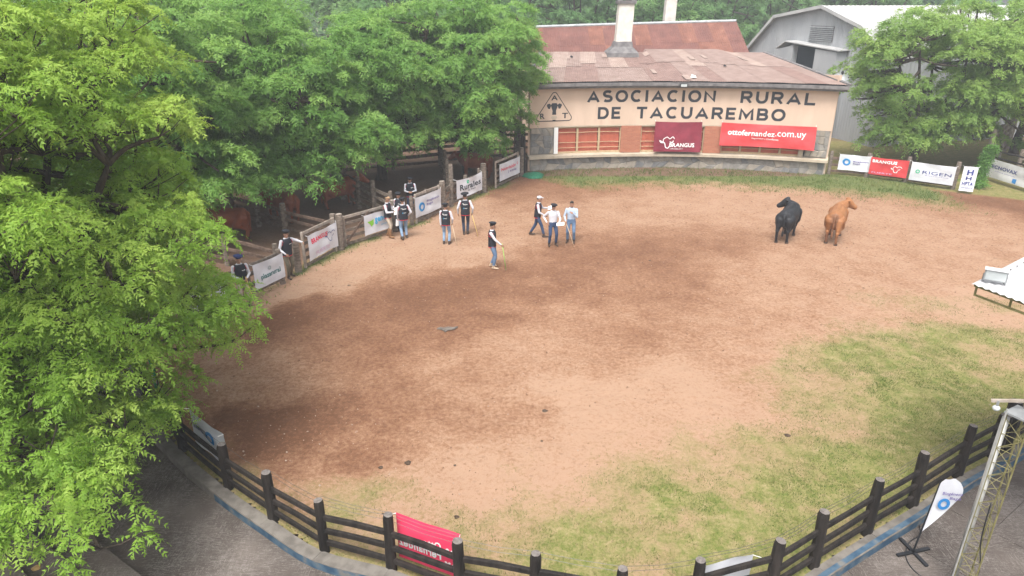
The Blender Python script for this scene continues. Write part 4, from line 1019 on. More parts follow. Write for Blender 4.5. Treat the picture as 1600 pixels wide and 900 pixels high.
# banners on the facade: they follow the wall
def wall_banner(label, a0, a1, z0, z1, m, texts, drop=0.0, seed=0, zr=0.0, lines=()):
    rs = np.random.default_rng(seed); ph = rs.uniform(0, 6, 4)
    c = FA((a0 + a1) / 2, -.1, 0); t = thing('banner', (c[0], c[1], 0), label, 'banner')
    def S(u, v, o=0):
        k = 4 * u * (1 - u); wv = .035 * (math.sin(6 * u + 5 * v + ph[0]) + .6 * math.sin(10 * u - 7 * v + ph[1])) * (.3 + .5 * k) + .02 * math.sin(9 * abs(u - .5) + 6 * v)
        return FA(a0 + (a1 - a0) * u + .0012 * (1 - v) * (1 if u > .5 else -1), -0.34 + .16 * v - o + wv, z0 + (z1 - z0) * v + zr * u - .05 * k * (v - .2))
    b = MB(); nu, nv = 22, 10
    for o_ in (0, -.005):
        fs = [(j * (nu + 1) + i, j * (nu + 1) + i + 1, (j + 1) * (nu + 1) + i + 1, (j + 1) * (nu + 1) + i) for j in range(nv) for i in range(nu)]
        b.add([S(i / nu, j / nv, o_) for j in range(nv + 1) for i in range(nu + 1)], fs if o_ == 0 else [f[::-1] for f in fs])
    b.build('cloth', m, t, smooth=True)
    for s_, (u0, v0, u1, v1), bold in texts:
        V, F, asp = text_polys(s_, bold); b = MB(); b.add([S(u0 + (u1 - u0) * x, v0 + (v1 - v0) * y, .022) for x, y in V], F); b.build('lettering', 'print_white', t)
    for pts, w_ in lines:
        P = [np.array(q) for q in catmull(pts, 5)]; vs = []; W = (a1 - a0) * FR; Hh = z1 - z0
        for i, q in enumerate(P):
            a = P[max(i - 1, 0)]; c_ = P[min(i + 1, len(P) - 1)]; tt = (c_ - a) * np.array([W / Hh, 1]); tt /= np.linalg.norm(tt) + 1e-9; nn = np.array([-tt[1] * Hh / W, tt[0]]) * w_ / 2
            for s2 in (-1, 1): vs.append(S(*(q + s2 * nn), .022))
        b = MB(); b.add(vs, [(2 * i, 2 * i + 2, 2 * i + 3, 2 * i + 1) for i in range(len(P) - 1)]); b.build('emblem', 'print_white', t)
    for u in (.01, .99):
        q = S(u, .99); b = MB(); b.tube([q, FA(a0 + (a1 - a0) * u, 0.0, q[2] + .08)], .008, 5); b.build('tie_cord', 'print_white', t)
wall_banner('maroon BRANGUS banner with white bull outline hung over the middle windows', -0.045, 0.058, 1.02, 2.72, 'maroon_cloth',
            [('BRANGUS', (.34, .16, .86, .30), .025), ('URUGUAY', (.36, .08, .62, .12), .0)], seed=3,
            lines=[([(.12, .38), (.20, .34), (.20, .42), (.28, .50), (.34, .44), (.40, .51), (.44, .44)], .025), ([(.12, .38), (.16, .31), (.23, .30), (.26, .16), (.31, .12), (.34, .18)], .03), ([(.34, .34), (.40, .32), (.42, .38)], .03)])
wall_banner('long red ottofernandez.com.uy banner hung over the right windows', 0.100, 0.297, 1.45, 2.72, 'red_cloth',
            [('ottofernandez', (.08, .48, .575, .73), .018), ('.com.uy', (.58, .43, .90, .71), .0), ('Seguridad', (.34, .33, .465, .41), .01), ('y', (.475, .33, .485, .385), .01), ('Confianza', (.495, .33, .62, .41), .01)], seed=5, zr=-.06)

# chimney of the long building
ch = thing('chimney', (6.97, 45.5, 6.0), 'tall whitewashed chimney with flared foot on the front roof', 'chimney')
def sq(cx_, cy_, h, z): return [(cx_ - h, cy_ - h, z), (cx_ + h, cy_ - h, z), (cx_ + h, cy_ + h, z), (cx_ - h, cy_ + h, z)]
b = MB(); b.rings([sq(6.9, 45.6, .98, 5.85), sq(6.9, 45.6, .95, 6.1), sq(6.93, 45.6, .60, 6.45), sq(6.95, 45.6, .53, 6.75)]); b.build('foot', 'eave_grey', ch)
b = MB(); b.rings([sq(6.95, 45.6, .50, 6.3), sq(6.97, 45.6, .47, 7.2), sq(7.0, 45.6, .47, 8.0), sq(7.03, 45.6, .46, 8.95)]); b.build('shaft', 'render_white', ch)
b = MB(); b.rings([sq(7.03, 45.6, .56, 8.93), sq(7.03, 45.6, .58, 9.12)]); b.build('cap', 'eave_grey', ch)
for dx_ in (-.38, .38):
    b = MB(); b.box((7.03 + dx_, 45.6, 9.24), (.2, .8, .24)); b.build('cap_leg', 'render_white', ch)
b = MB(); b.rings([sq(7.03, 45.6, .60, 9.36), sq(7.03, 45.6, .58, 9.5)]); b.build('cap_slab', 'eave_grey', ch)

# rear building with deep rust roof
rb = thing('rear_building', (8, 50, 0), 'rear building with steep dark rust roof behind the long building', 'building')
def rr(s_, t): # s along, t up the slope
    e0 = np.array([-3.0, 47.6, 5.6]); e1 = np.array([15.45, 46.95, 5.98]); g0 = np.array([-3.0, 50.6, 7.25]); g1 = np.array([15.28, 50.0, 7.80])
    return (e0 + (e1 - e0) * s_) * (1 - t) + (g0 + (g1 - g0) * s_) * t
nc_ = 18
for k in range(nc_):
    md = random.uniform(.27, .36)
    for r_ in range(2):
        s0, s1 = k / nc_, (k + 1) / nc_ + .005; t0, t1 = (0, md + .03) if r_ == 0 else (md, 1)
        b = MB(); rows = []
        for t in (t0, t1):
            rows.append([rr(min(s0 + (s1 - s0) * c / 16, 1), t) + np.array([0, 0, .02 * r_ + .008 * (k % 2) + (.02 if c % 2 else 0)]) for c in range(17)])
        b.rings(rows, cap=(False, False), close=False); b.build('roof_sheet', random.choice(['roof_dark_rust', 'roof_dark_rust', 'roof_orange_rust', 'roof_dark_rust']), rb)
b = MB(); b.add([rr(0, 1), rr(1, 1), rr(1, 1) + [0, 3, -1.7], rr(0, 1) + [0, 3, -1.7]], [(0, 1, 2, 3)]); b.build('rear_slope', 'roof_dark_rust', rb)
b = MB(); b.tube([rr(0, 1) + [0, 0, .04], rr(.5, 1) + [0, 0, .06], rr(1, 1) + [0, 0, .04]], .10, 8); b.build('ridge_cap', 'ridge_grey', rb)
b = MB(); p, q = rr(0, 0), rr(1, 0); b.hexa([(p[0], p[1] + .3, -.1), (q[0] - .2, q[1] + .3, -.1), (q[0] - .2, q[1] + 5.6, -.1), (p[0], p[1] + 5.6, -.1)], [(p[0], p[1] + .3, 5.6), (q[0] - .2, q[1] + .3, 5.9), (q[0] - .2, q[1] + 5.6, 5.9), (p[0], p[1] + 5.6, 5.6)]); b.build('wall', 'cream_wall', rb)
b = MB(); b.add([rr(1, 0) + [-.2, .1, -.05], rr(1, 1) + [-.2, 0, -.05], rr(1, 1) + [-.2, 3, -1.75]], [(0, 1, 2)]); b.build('gable', 'cream_wall', rb)
c2 = thing('chimney', (10.95, 51.0, 7.4), 'slim weathered chimney behind the dark rust roof', 'chimney')
b = MB(); b.rings([sq(10.95, 51.2, .38, 7.0), sq(10.97, 51.2, .36, 8.4), sq(11.0, 51.2, .36, 9.6)]); b.build('shaft', 'render_white', c2)
b = MB(); b.rings([sq(11.0, 51.2, .46, 9.58), sq(11.0, 51.2, .48, 9.75)]); b.build('cap', 'eave_grey', c2)

# ================================================================== BIG SHED
shed = thing('metal_shed', (28, 52, 0), 'big grey corrugated metal shed with pale roof behind the right tree', 'shed')
def sp(Y, z, dd=0.0):      # gable plane X = 38 - 0.3 Y ; dd metres along the shed
    return np.array([38 - .3 * Y + .958 * dd, Y + .287 * dd, z])
prof = [(60.6, 5.2), (57.4, 8.0), (52.4, 8.75), (48.4, 7.5), (46.2, 5.6)]
def prof_z(Y): return float(np.interp(Y, [p[0] for p in prof[::-1]], [p[1] for p in prof[::-1]]))
nS = 40; Ys = np.linspace(46.2, 60.6, nS + 1)
# gable wall: vertical corrugated sheets
for k in range(10):
    b = MB(); top = []; bot = []
    for c in range(13):
        Y = 46.2 + (60.6 - 46.2) * (k + c / 12) / 10; o_ = .025 if c % 2 else 0
        bot.append(sp(Y, -.2, -o_)); top.append(sp(Y, prof_z(Y), -o_))
    b.rings([bot, top], cap=(False, False), close=False); b.build('gable_sheet', 'shed_wall', shed)
# long wall facing the ring
for k in range(10):
    b = MB(); top = []; bot = []
    for c in range(17):
        dd = 28 * (k + c / 16) / 10; o_ = .025 if c % 2 else 0
        bot.append(sp(46.2, -.2, dd) - np.array([0, o_, 0])); top.append(sp(46.2, 5.6, dd) - np.array([0, o_, 0]))
    b.rings([bot, top], cap=(False, False), close=False); b.build('wall_sheet', 'shed_wall', shed)
for a, c in zip(prof[:-1], prof[1:]):
    for k in range(14):
        b = MB(); r0 = []; r1 = []
        for i in range(11):
            dd = -0.35 + 28.7 * (k + i / 10) / 14; o_ = .03 if i % 2 else 0
            r0.append(sp(a[0], a[1] + .04 + o_, dd)); r1.append(sp(c[0], c[1] + .04 + o_, dd))
        b.rings([r0, r1], cap=(False, False), close=False); b.build('roof_sheet', 'shed_roof', shed)
b = MB()
for a, c in zip(prof[:-1], prof[1:]): b.beam(sp(a[0], a[1] - .02, -.38), sp(c[0], c[1] - .02, -.38), .10, .22)
b.build('verge_trim', 'shed_roof', shed)
b = MB(); b.add([sp(46.2, -.2, 28), sp(60.6, -.2, 28), sp(60.6, 5.2, 28), sp(52.4, 8.75, 28), sp(46.2, 5.6, 28)], [(0, 1, 2, 3, 4)]); b.add([sp(60.6, -.2, 0), sp(60.6, -.2, 28), sp(60.6, 5.2, 28), sp(60.6, 5.2, 0)], [(0, 1, 2, 3)]); b.build('rear_wall', 'shed_wall', shed)
# louvred vent
lv = MB(); lv.hexa([sp(51.2, 6.4, -.03), sp(53.5, 6.4, -.03), sp(53.5, 7.45, -.03), sp(51.2, 7.45, -.03)], [sp(51.2, 6.4, -.07), sp(53.5, 6.4, -.07), sp(53.5, 7.45, -.07), sp(51.2, 7.45, -.07)]); vent = lv.build('vent', 'eave_grey', shed)
for k in range(8):
    z = 6.46 + k * .125; b = MB(); b.hexa([sp(51.2, z, -.07), sp(53.5, z, -.07), sp(53.5, z + .06, -.07), sp(51.2, z + .06, -.07)], [sp(51.2, z - .03, -.14), sp(53.5, z - .03, -.14), sp(53.5, z, -.14), sp(51.2, z, -.14)]); b.build('slat', 'grey_metal', vent)
# lean-to doorway
dr = thing('doorway_porch', tuple(sp(53, 0, -.8)), 'sheet metal porch with dark open doorway on the shed gable', 'porch')
def pbox(nm, Y0, Y1, z0, z1, d0, d1, m, sl_=0.0):
    b = MB(); b.hexa([sp(Y0, z0, d0), sp(Y1, z0, d0), sp(Y1, z1 + sl_, d0), sp(Y0, z1, d0)], [sp(Y0, z0, d1), sp(Y1, z0, d1), sp(Y1, z1 + sl_, d1), sp(Y0, z1, d1)]); return b.build(nm, m, dr)
pbox('side_panel', 54.05, 55.6, -.1, 6.08, -.10, -.9, 'shed_wall', -.35)
pbox('side_panel', 49.6, 51.7, -.1, 5.85, -.10, -.9, 'shed_wall', .1)
pbox('doorway_shade', 51.7, 54.05, -.1, 5.95, -.10, -.45, 'interior_shade', .08)  # solid block filling the doorway, painted dark for the shade inside
b = MB()
for (Ya, za), (Yb, zb) in zip(((49.4, 5.95), (54.9, 6.3)), ((54.9, 6.3), (55.9, 5.75))):
    b.hexa([sp(Ya, za, 0), sp(Yb, zb, 0), sp(Yb, zb + .07, 0), sp(Ya, za + .07, 0)], [sp(Ya, za - .04, -1.0), sp(Yb, zb - .04, -1.0), sp(Yb, zb + .03, -1.0), sp(Ya, za + .03, -1.0)])
b.build('canopy', 'shed_roof', dr)

# satellite dish
ds = thing('satellite_dish', (20.2, 43.6, 0), 'pale grey satellite dish on a pole beside the shed', 'satellite dish')
b = MB(); b.tube([(20.2, 43.6, -.1), (20.2, 43.6, 4.6)], .045, 8); b.build('pole', 'grey_metal', ds)
dn = np.array([-.45, -.8, .40]); d_, s_, u_ = frame_of(dn); rg = []; c0 = np.array([20.2, 43.45, 4.85])
for r in (.05, .25, .45, .60): rg.append([c0 + d_ * (r * r * .35) + r * (math.cos(a) * s_ + math.sin(a) * u_) for a in np.linspace(0, 2 * math.pi, 20, endpoint=False)])
b = MB(); b.rings(rg, cap=(True, False)); b.build('reflector', 'grey_metal', ds, smooth=True)
b = MB(); b.tube([c0 - u_ * .55 + d_ * .12, c0 + d_ * .62 - u_ * .1], .018, 6); b.build('feed_arm', 'grey_metal', ds)
b = MB(); b.ell(c0 + d_ * .62, (.09, .09, .12), nu=8, nv=5); b.build('receiver', 'black_plastic', ds)

# ================================================================== TREES
def leaf_cloud(tips, axes, tint0, rs, nleaf, L, npair, ll, lw, droop, spread_=1.0):
    """pinnate leaves fanned round each shoot tip; returns quads (n,4,3) and tint"""
    n = len(tips); T = np.repeat(tips, nleaf, 0); A = np.repeat(axes, nleaf, 0); t0 = np.repeat(tint0, nleaf)
    m = len(T)
    ref = np.where(np.abs(A[:, 2:3]) > .9, np.array([[1., 0, 0]]), np.array([[0, 0, 1.]]))
    e1 = np.cross(A, ref); e1 /= np.linalg.norm(e1, axis=1, keepdims=True); e2 = np.cross(A, e1)
    az = (np.tile(np.arange(nleaf), n) + rs.uniform(-.35, .35, m)) * 2 * math.pi / nleaf + np.repeat(rs.uniform(0, 6.28, n), nleaf)
    el = rs.uniform(-.15, .75, m)
    d = (np.cos(az)[:, None] * e1 + np.sin(az)[:, None] * e2) * np.cos(el)[:, None] * spread_ + A * np.sin(el)[:, None]
    d /= np.linalg.norm(d, axis=1, keepdims=True)
    up = np.array([[0, 0, 1.]])
    s = np.cross(d, up); s /= np.linalg.norm(s, axis=1, keepdims=True) + 1e-6
    roll = rs.uniform(-.9, .9, m)[:, None]; nn = np.cross(s, d); s = s * np.cos(roll) + nn * np.sin(roll)
    Ls = L * rs.uniform(.5, 1.2, m); dr = droop * rs.uniform(.6, 1.4, m)
    quads = []; tints = []
    ts = np.linspace(.22, .96, npair)
    for i, t in enumerate(ts):
        for sg in (-1, 1):
            if i == npair - 1 and sg == 1: continue
            tj = np.clip(t + rs.uniform(-.06, .06, m), .05, 1.02)
            P = T + d * (Ls * tj)[:, None] - up * (dr * Ls * tj * tj)[:, None]
            tan = d - up * (2 * dr * t)[:, None]; tan /= np.linalg.norm(tan, axis=1, keepdims=True)
            if i == npair - 1: out_ = tan
            else: out_ = s * (sg * .86) + tan * .5
            out_ = out_ - up * rs.uniform(.0, .6, m)[:, None] + rs.normal(size=(m, 3)) * .24
            out_ /= np.linalg.norm(out_, axis=1, keepdims=True)
            l_ = ll * (1.15 - .55 * abs(t - .45) * 1.6) * rs.uniform(.55, 1.3, m)
            wd = np.cross(out_, np.cross(s, tan)); wd /= np.linalg.norm(wd, axis=1, keepdims=True) + 1e-6
            q = np.stack([P + out_ * (l_ * .22)[:, None] + wd * (lw / 2 * rs.uniform(.7, 1.3, m))[:, None], P + out_ * l_[:, None], P + out_ * (l_ * .05)[:, None] - wd * lw / 2], 1)
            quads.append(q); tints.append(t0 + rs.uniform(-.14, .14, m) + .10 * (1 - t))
    return np.concatenate(quads), np.clip(np.concatenate(tints), 0, 1)

def make_tree(name, label, base, trunk_r, fork_z, centre, rad, ndome, seed, leafm, detail='far', shell=.62, dome_r=(.75, 1.2), group=None, per=20, zcut=-.75, extra=(), gap=.8, limb_show=True, prune=None, limbk=.48):
    rs = np.random.default_rng(seed)
    base = np.array(base, float); centre = np.array(centre, float); rad = np.array(rad, float)
    t = thing(name, tuple(base), label, 'tree', group)
    domes = []
    tries = 0
    while len(domes) < ndome and tries < ndome * 60:
        tries += 1
        v = rs.normal(size=3); v /= np.linalg.norm(v)
        r = rs.uniform(shell, 1.0) if rs.random() < .8 else rs.uniform(.25, shell)
        if v[2] * r < zcut: continue
        # uneven outline: crown bulges and hollows by direction
        bulge = 0.86 + 0.28 * math.sin(3.1 * math.atan2(v[1], v[0]) + seed) * .5 + .18 * math.sin(5 * v[2] + 2 * seed) * .5 + rs.uniform(-.06, .06)
        c = centre + v * r * rad * bulge
        if c[2] < 1.3: continue
        if prune is not None and not prune(c): continue
        if any(np.linalg.norm((c - q[0]) * [1, 1, 1.5]) < gap * .5 * (q[1] + 1) for q in domes): continue
        domes.append((c, rs.uniform(*dome_r)))
    for c, r in extra: domes.append((np.array(c, float), r))
    tips = []; axes = []; tint = []
    br = MB()
    fork = np.array([base[0] + (centre[0] - base[0]) * .25, base[1] + (centre[1] - base[1]) * .25, base[2] + fork_z])
    tr = MB(); pts = [base + (fork - base) * k + np.array([.06 * math.sin(4 * k + seed), .06 * math.cos(3 * k + seed), 0]) * (k > 0) for k in (0, .12, .4, .7, 1)]
    tr.tube([pts[0] - [0, 0, .3]] + pts, [trunk_r * 1.5, trunk_r * 1.35, trunk_r * 1.1, trunk_r, trunk_r * .92, trunk_r * .85], 10)
    # main limbs
    nl = 7; limbs = []
    for k in range(nl):
        a = 2 * math.pi * (k + rs.uniform(-.25, .25)) / nl; hgt = rs.uniform(-.1, .55)
        tgt = centre + np.array([math.cos(a) * rad[0] * limbk, math.sin(a) * rad[1] * limbk, rad[2] * (hgt - .12)])
        P = catmull([fork - [0, 0, .25], fork + (tgt - fork) * .4 + np.array([0, 0, -.15 * rad[2]]) + rs.normal(size=3) * .15, tgt, tgt + (tgt - fork) * .18 + np.array([0, 0, .04 * rad[2]])], 4)
        limbs.append(P); br.tube(P, np.linspace(trunk_r * .55, trunk_r * .12, len(P)), 7)
    top = [fork, fork + (centre + [0, 0, rad[2] * .3] - fork) * .6 + rs.normal(size=3) * .2, centre + [0, 0, rad[2] * .30]]
    P = catmull(top, 4); limbs.append(P); br.tube(P, np.linspace(trunk_r * .6, trunk_r * .12, len(P)), 7)
    allp = np.array([p for P in limbs for p in P[3:]])
    for c, r in domes:
        k = np.argmin(np.linalg.norm(allp - c, axis=1) + np.maximum(allp[:, 2] - c[2], 0) * .5); p0 = allp[k]
        md = (p0 + c) / 2 + rs.normal(size=3) * .12 + np.array([0, 0, -.12 * np.linalg.norm(c - p0)])
        hub = c - np.array([0, 0, r * .35])
        br.tube(catmull([p0, md, hub], 3), np.linspace(.055, .022, 7) * (1.2 if detail == 'near' else 1.5), 5)
        out_c = c - centre; out_c = out_c / (np.linalg.norm(out_c) + 1e-6)
        np_ = int(per * (r / np.mean(dome_r)) ** 2 * rs.uniform(.8, 1.2))
        dt = rs.uniform(-.23, .23)
        for i in range(np_):
            v = rs.normal(size=3); v[2] = abs(v[2]) * .8 - .12; v = v + out_c * .35; v /= np.linalg.norm(v)
            p = c + v * r * np.array([1, 1, .52]) * rs.uniform(.72, 1.05)
            ax = v * .6 + np.array([0, 0, .75]) + out_c * .15; ax /= np.linalg.norm(ax)
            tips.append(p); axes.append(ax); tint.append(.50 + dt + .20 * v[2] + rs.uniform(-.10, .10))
            if detail == 'near' and i % 3 == 0 or detail == 'far' and i % 7 == 0:
                br.tube([hub, (hub + p) / 2 + np.array([0, 0, -.05]), p], [.016, .012, .007] if detail == 'near' else [.02, .015, .01], 4)
    tips = np.array(tips); axes = np.array(axes); tint = np.array(tint)
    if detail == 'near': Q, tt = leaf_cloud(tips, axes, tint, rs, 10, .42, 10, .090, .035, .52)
    elif detail == 'mid': Q, tt = leaf_cloud(tips, axes, tint, rs, 7, .46, 5, .19, .068, .42)
    else: Q, tt = leaf_cloud(tips, axes, tint, rs, 6, .58, 4, .30, .12, .40)
    b0 = wloc(t)
    tr.build('trunk', 'bark', t, smooth=True); br.build('branches', 'bark', t, smooth=True)
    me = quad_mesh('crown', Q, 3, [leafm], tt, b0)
    o = bpy.data.objects.new('crown', me); COL.objects.link(o); o.parent = t
    return t, len(Q)

NQ = 0
def near_prune(c):
    # the crown keeps clear of the ring: it ends over the kerb, narrower towards the top
    lim = np.interp(c[2], [1, 3, 5, 6.3, 7.7, 9, 11], [-6.3, -6.2, -6.2, -6.4, -7.7, -8.5, -9])
    if c[1] > 14.5: lim = min(lim, -8.3)
    return c[0] < lim and c[1] > 7.6
tr_, n_ = make_tree('leafy_tree', 'large bright green tree filling the left foreground', (-10.6, 12.4, PZ), .30, 2.6, (-9.7, 12.6, 5.6), (5.2, 5.4, 5.4), 230, 3, 'leaf_near', 'near', shell=.66,
                    dome_r=(.75, 1.15), per=15, zcut=-.80, gap=.55, prune=near_prune, limbk=.30,
                    extra=[((-6.15, 7.9, 1.75), .8), ((-7.4, 8.0, 1.9), .8), ((-7.2, 9.6, 1.9), .8), ((-7.1, 10.4, 2.0), .75), ((-6.3, 13.4, 2.3), .7), ((-6.9, 14.5, 2.0), .7), ((-7.8, 15.6, 1.8), .75), ((-8.7, 16.5, 3.0), .85), ((-8.5, 8.3, 1.9), .8),
                           ((-9.5, 8.5, 2.5), .9), ((-6.7, 8.9, 2.3), .8), ((-6.9, 8.1, 2.3), .8), ((-7.9, 7.7, 2.2), .85), ((-6.6, 9.8, 2.5), .8), ((-7.7, 9.3, 3.3), .9), ((-9.0, 9.5, 2.2), .9), ((-10.0, 9.3, 3.2), .9), ((-8.3, 9.0, 2.6), .85), ((-8.8, 7.8, 3.0), .85), ((-7.9, 10.5, 2.2), .9), ((-8.2, 11.5, 2.0), .9), ((-7.0, 11.2, 2.1), .8), ((-10.5, 8.2, 3.4), .9), ((-9.6, 10.8, 1.9), .9), ((-11, 10, 2.2), .9), ((-7.3, 8.9, 2.7), .8), ((-8.0, 12.8, 2.6), .9), ((-7.2, 13.8, 2.5), .85), ((-7.9, 15.2, 2.6), .8)])
NQ += n_
SPEC = [  # label, base, trunk, fork, centre, radii, domes, seed, material
    ('broad green tree overhanging the pens beside the building', (-2.6, 38.8, 0), .26, 2.6, (-2.2, 38.0, 5.3), (4.3, 4.4, 4.4), 190, 12, 'leaf_far'),
    ('green tree over the pens behind the Rurales banner', (-7.2, 37.0, 0), .26, 2.5, (-6.6, 35.6, 5.2), (4.3, 4.2, 4.5), 190, 13, 'leaf_far'),
    ('green tree rising behind the leaning man', (-11.0, 31.0, 0), .28, 2.4, (-10.4, 30.2, 4.9), (4.3, 4.2, 4.5), 190, 14, 'leaf_far'),
    ('dark green tree between the near tree and the pens', (-15.2, 25.0, 0), .28, 2.4, (-14.0, 25.2, 5.4), (4.4, 4.2, 5.0), 180, 15, 'leaf_far'),
    ('tall green tree behind the pens at upper left', (-16.5, 37.5, 0), .30, 2.8, (-15.5, 37.5, 7.2), (5.6, 5.0, 5.6), 150, 16, 'leaf_far'),
    ('tall hazy tree behind the pens left of the chimneys', (-5.5, 50.0, 0), .30, 3.0, (-5.0, 49.5, 8.2), (6.5, 5.0, 5.6), 120, 17, 'leaf_blue'),
    ('tall dark tree at the top left corner behind the near tree', (-23, 30, 0), .32, 3.0, (-22.2, 30, 8.0), (5.5, 5.5, 6.0), 100, 18, 'leaf_far'),
]
for (lb, bs_, trr, fz, c, r, nd, sd, lm) in SPEC:
    xt = [((-13.8, 24.4, 7.4), 1.1), ((-13.2, 23.4, 6.3), 1.1), ((-14.4, 24.0, 8.6), 1.1), ((-12.9, 24.6, 8.2), 1.0), ((-14.8, 23.0, 7.2), 1.1), ((-12.4, 23.6, 5.0), 1.0)] if sd == 15 else ()
    xt = {14: [((-9.2, 27.0, 2.4), .9), ((-7.9, 27.2, 2.2), .75), ((-9.9, 25.6, 2.5), .85), ((-7.3, 29.0, 2.7), .85), ((-10.8, 26.4, 2.7), .9), ((-8.6, 28.6, 2.9), .9)], 13: [((-4.9, 32.4, 3.0), .8), ((-6.0, 32.0, 3.2), .9), ((-3.9, 33.6, 3.1), .8)], 12: [((-2.0, 35.2, 2.9), .8), ((-1.0, 36.0, 3.3), .85), ((-3.0, 34.6, 3.2), .8)]}.get(sd, xt)
    t_, n_ = make_tree('leafy_tree', lb, bs_, trr, fz, c, r, nd, sd, lm, 'mid', dome_r=(.75, 1.2), per=13, zcut=-.80, gap=.55, group='trees over the pens', extra=xt); NQ += n_
t_, n_ = make_tree('leafy_tree', 'light green tree in front of the metal shed behind the right fence', (23.2, 39.6, 0), .24, 2.2, (25.6, 40.2, 5.2), (8.2, 4.4, 5.4), 250, 22, 'leaf_right', 'mid', dome_r=(.7, 1.15), per=11, zcut=-.74, gap=.6,
                   extra=[((19.3, 39.6, 4.3), .9), ((19.9, 39.2, 3.3), .85), ((20.8, 38.9, 2.8), .8), ((19.0, 40.2, 5.4), .9), ((20.2, 39.7, 6.4), .95), ((19.5, 40.2, 7.2), .9), ((22.2, 38.4, 2.7), .8), ((23.6, 38.6, 2.7), .85), ((20.6, 39.4, 4.8), 1.0)])
NQ += n_
t_, n_ = make_tree('leafy_tree', 'light green tree at the right edge beyond the loading ramp', (32.0, 43.5, 0), .24, 2.4, (32.2, 43.2, 6.2), (4.6, 3.8, 4.6), 80, 23, 'leaf_right', 'far', dome_r=(.8, 1.25), per=10, gap=.8)
NQ += n_
BACK = [((-1.5, 66, 0), (-1.0, 66, 7.6), (6.2, 5, 6.2)), ((6.5, 70, 0), (6.5, 70, 7.8), (5.6, 5, 6.8)), ((13.5, 68, 0), (13.5, 68, 7.2), (5.2, 5, 6.0)), ((20.5, 74, 0), (20.5, 74, 7.4), (6, 5, 6.4)), ((28, 80, 0), (28, 80, 8.0), (6.5, 5, 6.6)), ((-12, 64, 0), (-12, 64, 8.6), (6.5, 5, 6.6)), ((38, 78, 0), (38, 78, 9), (7, 5, 7)), ((-24, 55, 0), (-24, 55, 8.5), (7, 5, 7))]
BL_ = ['hazy background tree behind the left end of the rust roof', 'hazy background tree between the two chimneys', 'hazy background tree right of the slim chimney', 'hazy background tree left of the metal shed', 'hazy background tree behind the metal shed roof', 'hazy background tree above the pens', 'hazy background tree behind the right tree', 'hazy background tree at the upper left']
for i, (bs_, c, r) in enumerate(BACK):
    t_, n_ = make_tree('background_tree', BL_[i], bs_, .3, 3, c, r, 85, 40 + i, 'leaf_blue', 'far', dome_r=(1.0, 1.7), per=9, zcut=-.8, gap=.8, group='background trees'); NQ += n_


# far wood closing the horizon behind the background trees
rs = np.random.default_rng(99); tips = []; 
for _ in range(3600):
    a = rs.uniform(-.95, .95); D = rs.uniform(105, 135); z = abs(rs.normal()) * 4 + rs.uniform(0, 9) * (0.7 + .3 * math.sin(a * 17) + .2 * math.sin(a * 41))
    tips.append((D * math.sin(a), D * math.cos(a), min(z, 14)))
tips = np.array(tips); ax = np.tile([[0, -.35, .93]], (len(tips), 1))
Q, tt = leaf_cloud(tips, ax, rs.uniform(.2, .6, len(tips)), rs, 6, 2.2, 2, 1.5, .8, .35)
me = quad_mesh('far_wood', Q, 3, ['leaf_blue'], tt); o = bpy.data.objects.new('far_wood', me); COL.objects.link(o); tag(o, 'hazy far wood behind the buildings', 'wood', kind='stuff')

# climbing shrub on the gate post at far right
sh = thing('shrub', (24.65, 35.75, 0), 'dark green climbing shrub on the post between the H banner and the pipe gate', 'shrub')
rs = np.random.default_rng(5); tips = []; axs = []
for _ in range(330):
    z = rs.uniform(.05, 2.1); rr_ = (.42 if z < .5 else .27) * rs.uniform(.3, 1); a = rs.uniform(0, 6.28)
    tips.append((24.65 + rr_ * math.cos(a) + .22 * z, 35.75 + rr_ * math.sin(a), z)); axs.append((math.cos(a) * .6, math.sin(a) * .6, .6))
tips = np.array(tips); axs = np.array(axs); axs /= np.linalg.norm(axs, axis=1, keepdims=True)
Q, tt = leaf_cloud(tips, axs, rs.uniform(.05, .45, len(tips)), rs, 5, .22, 2, .14, .07, .5)
me = quad_mesh('foliage', Q, 3, ['leaf_far'], tt, wloc(sh)); o = bpy.data.objects.new('foliage', me); COL.objects.link(o); o.parent = sh
b = MB(); b.tube([(24.65, 35.75, -.1), (24.95, 35.75, 1.5)], .09, 8); b.build('stem', 'bark', sh)
for (x, y, lb) in ((24.4, 35.2, 'low leafy bush at the foot of the right fence'),):
    sb = thing('bush', (x, y, 0), lb, 'bush'); tips = rs.normal(size=(70, 3)) * [.35, .25, .2] + [x, y, .22]; axs = rs.normal(size=(70, 3)) * .4 + [0, 0, .8]; axs /= np.linalg.norm(axs, axis=1, keepdims=True)
    Q, tt = leaf_cloud(tips, axs, rs.uniform(.1, .6, 70), rs, 5, .2, 2, .14, .06, .5); me = quad_mesh('foliage', Q, 3, ['leaf_far'], tt, wloc(sb)); o = bpy.data.objects.new('foliage', me); COL.objects.link(o); o.parent = sb
    b = MB(); b.tube([(x, y, -.1), (x, y, .3)], .03, 6); b.build('stem', 'bark', sb)

# ================================================================== BODIES
def capsule(b, p0, p1, r0, r1, n=10, flat=1.0, up=(0, 0, 1)):
    p0 = np.asarray(p0, float); p1 = np.asarray(p1, float); d = p1 - p0; L = np.linalg.norm(d); d = d / (L + 1e-9)
    pts = [p0 - d * r0 * .9, p0 - d * r0 * .6, p0, p0 + d * L * .5, p1, p1 + d * r1 * .6, p1 + d * r1 * .9]
    rd = [r0 * .35, r0 * .8, r0, (r0 + r1) / 2, r1, r1 * .8, r1 * .35]
    b.tube(pts, rd, n, up=up, flat=flat)

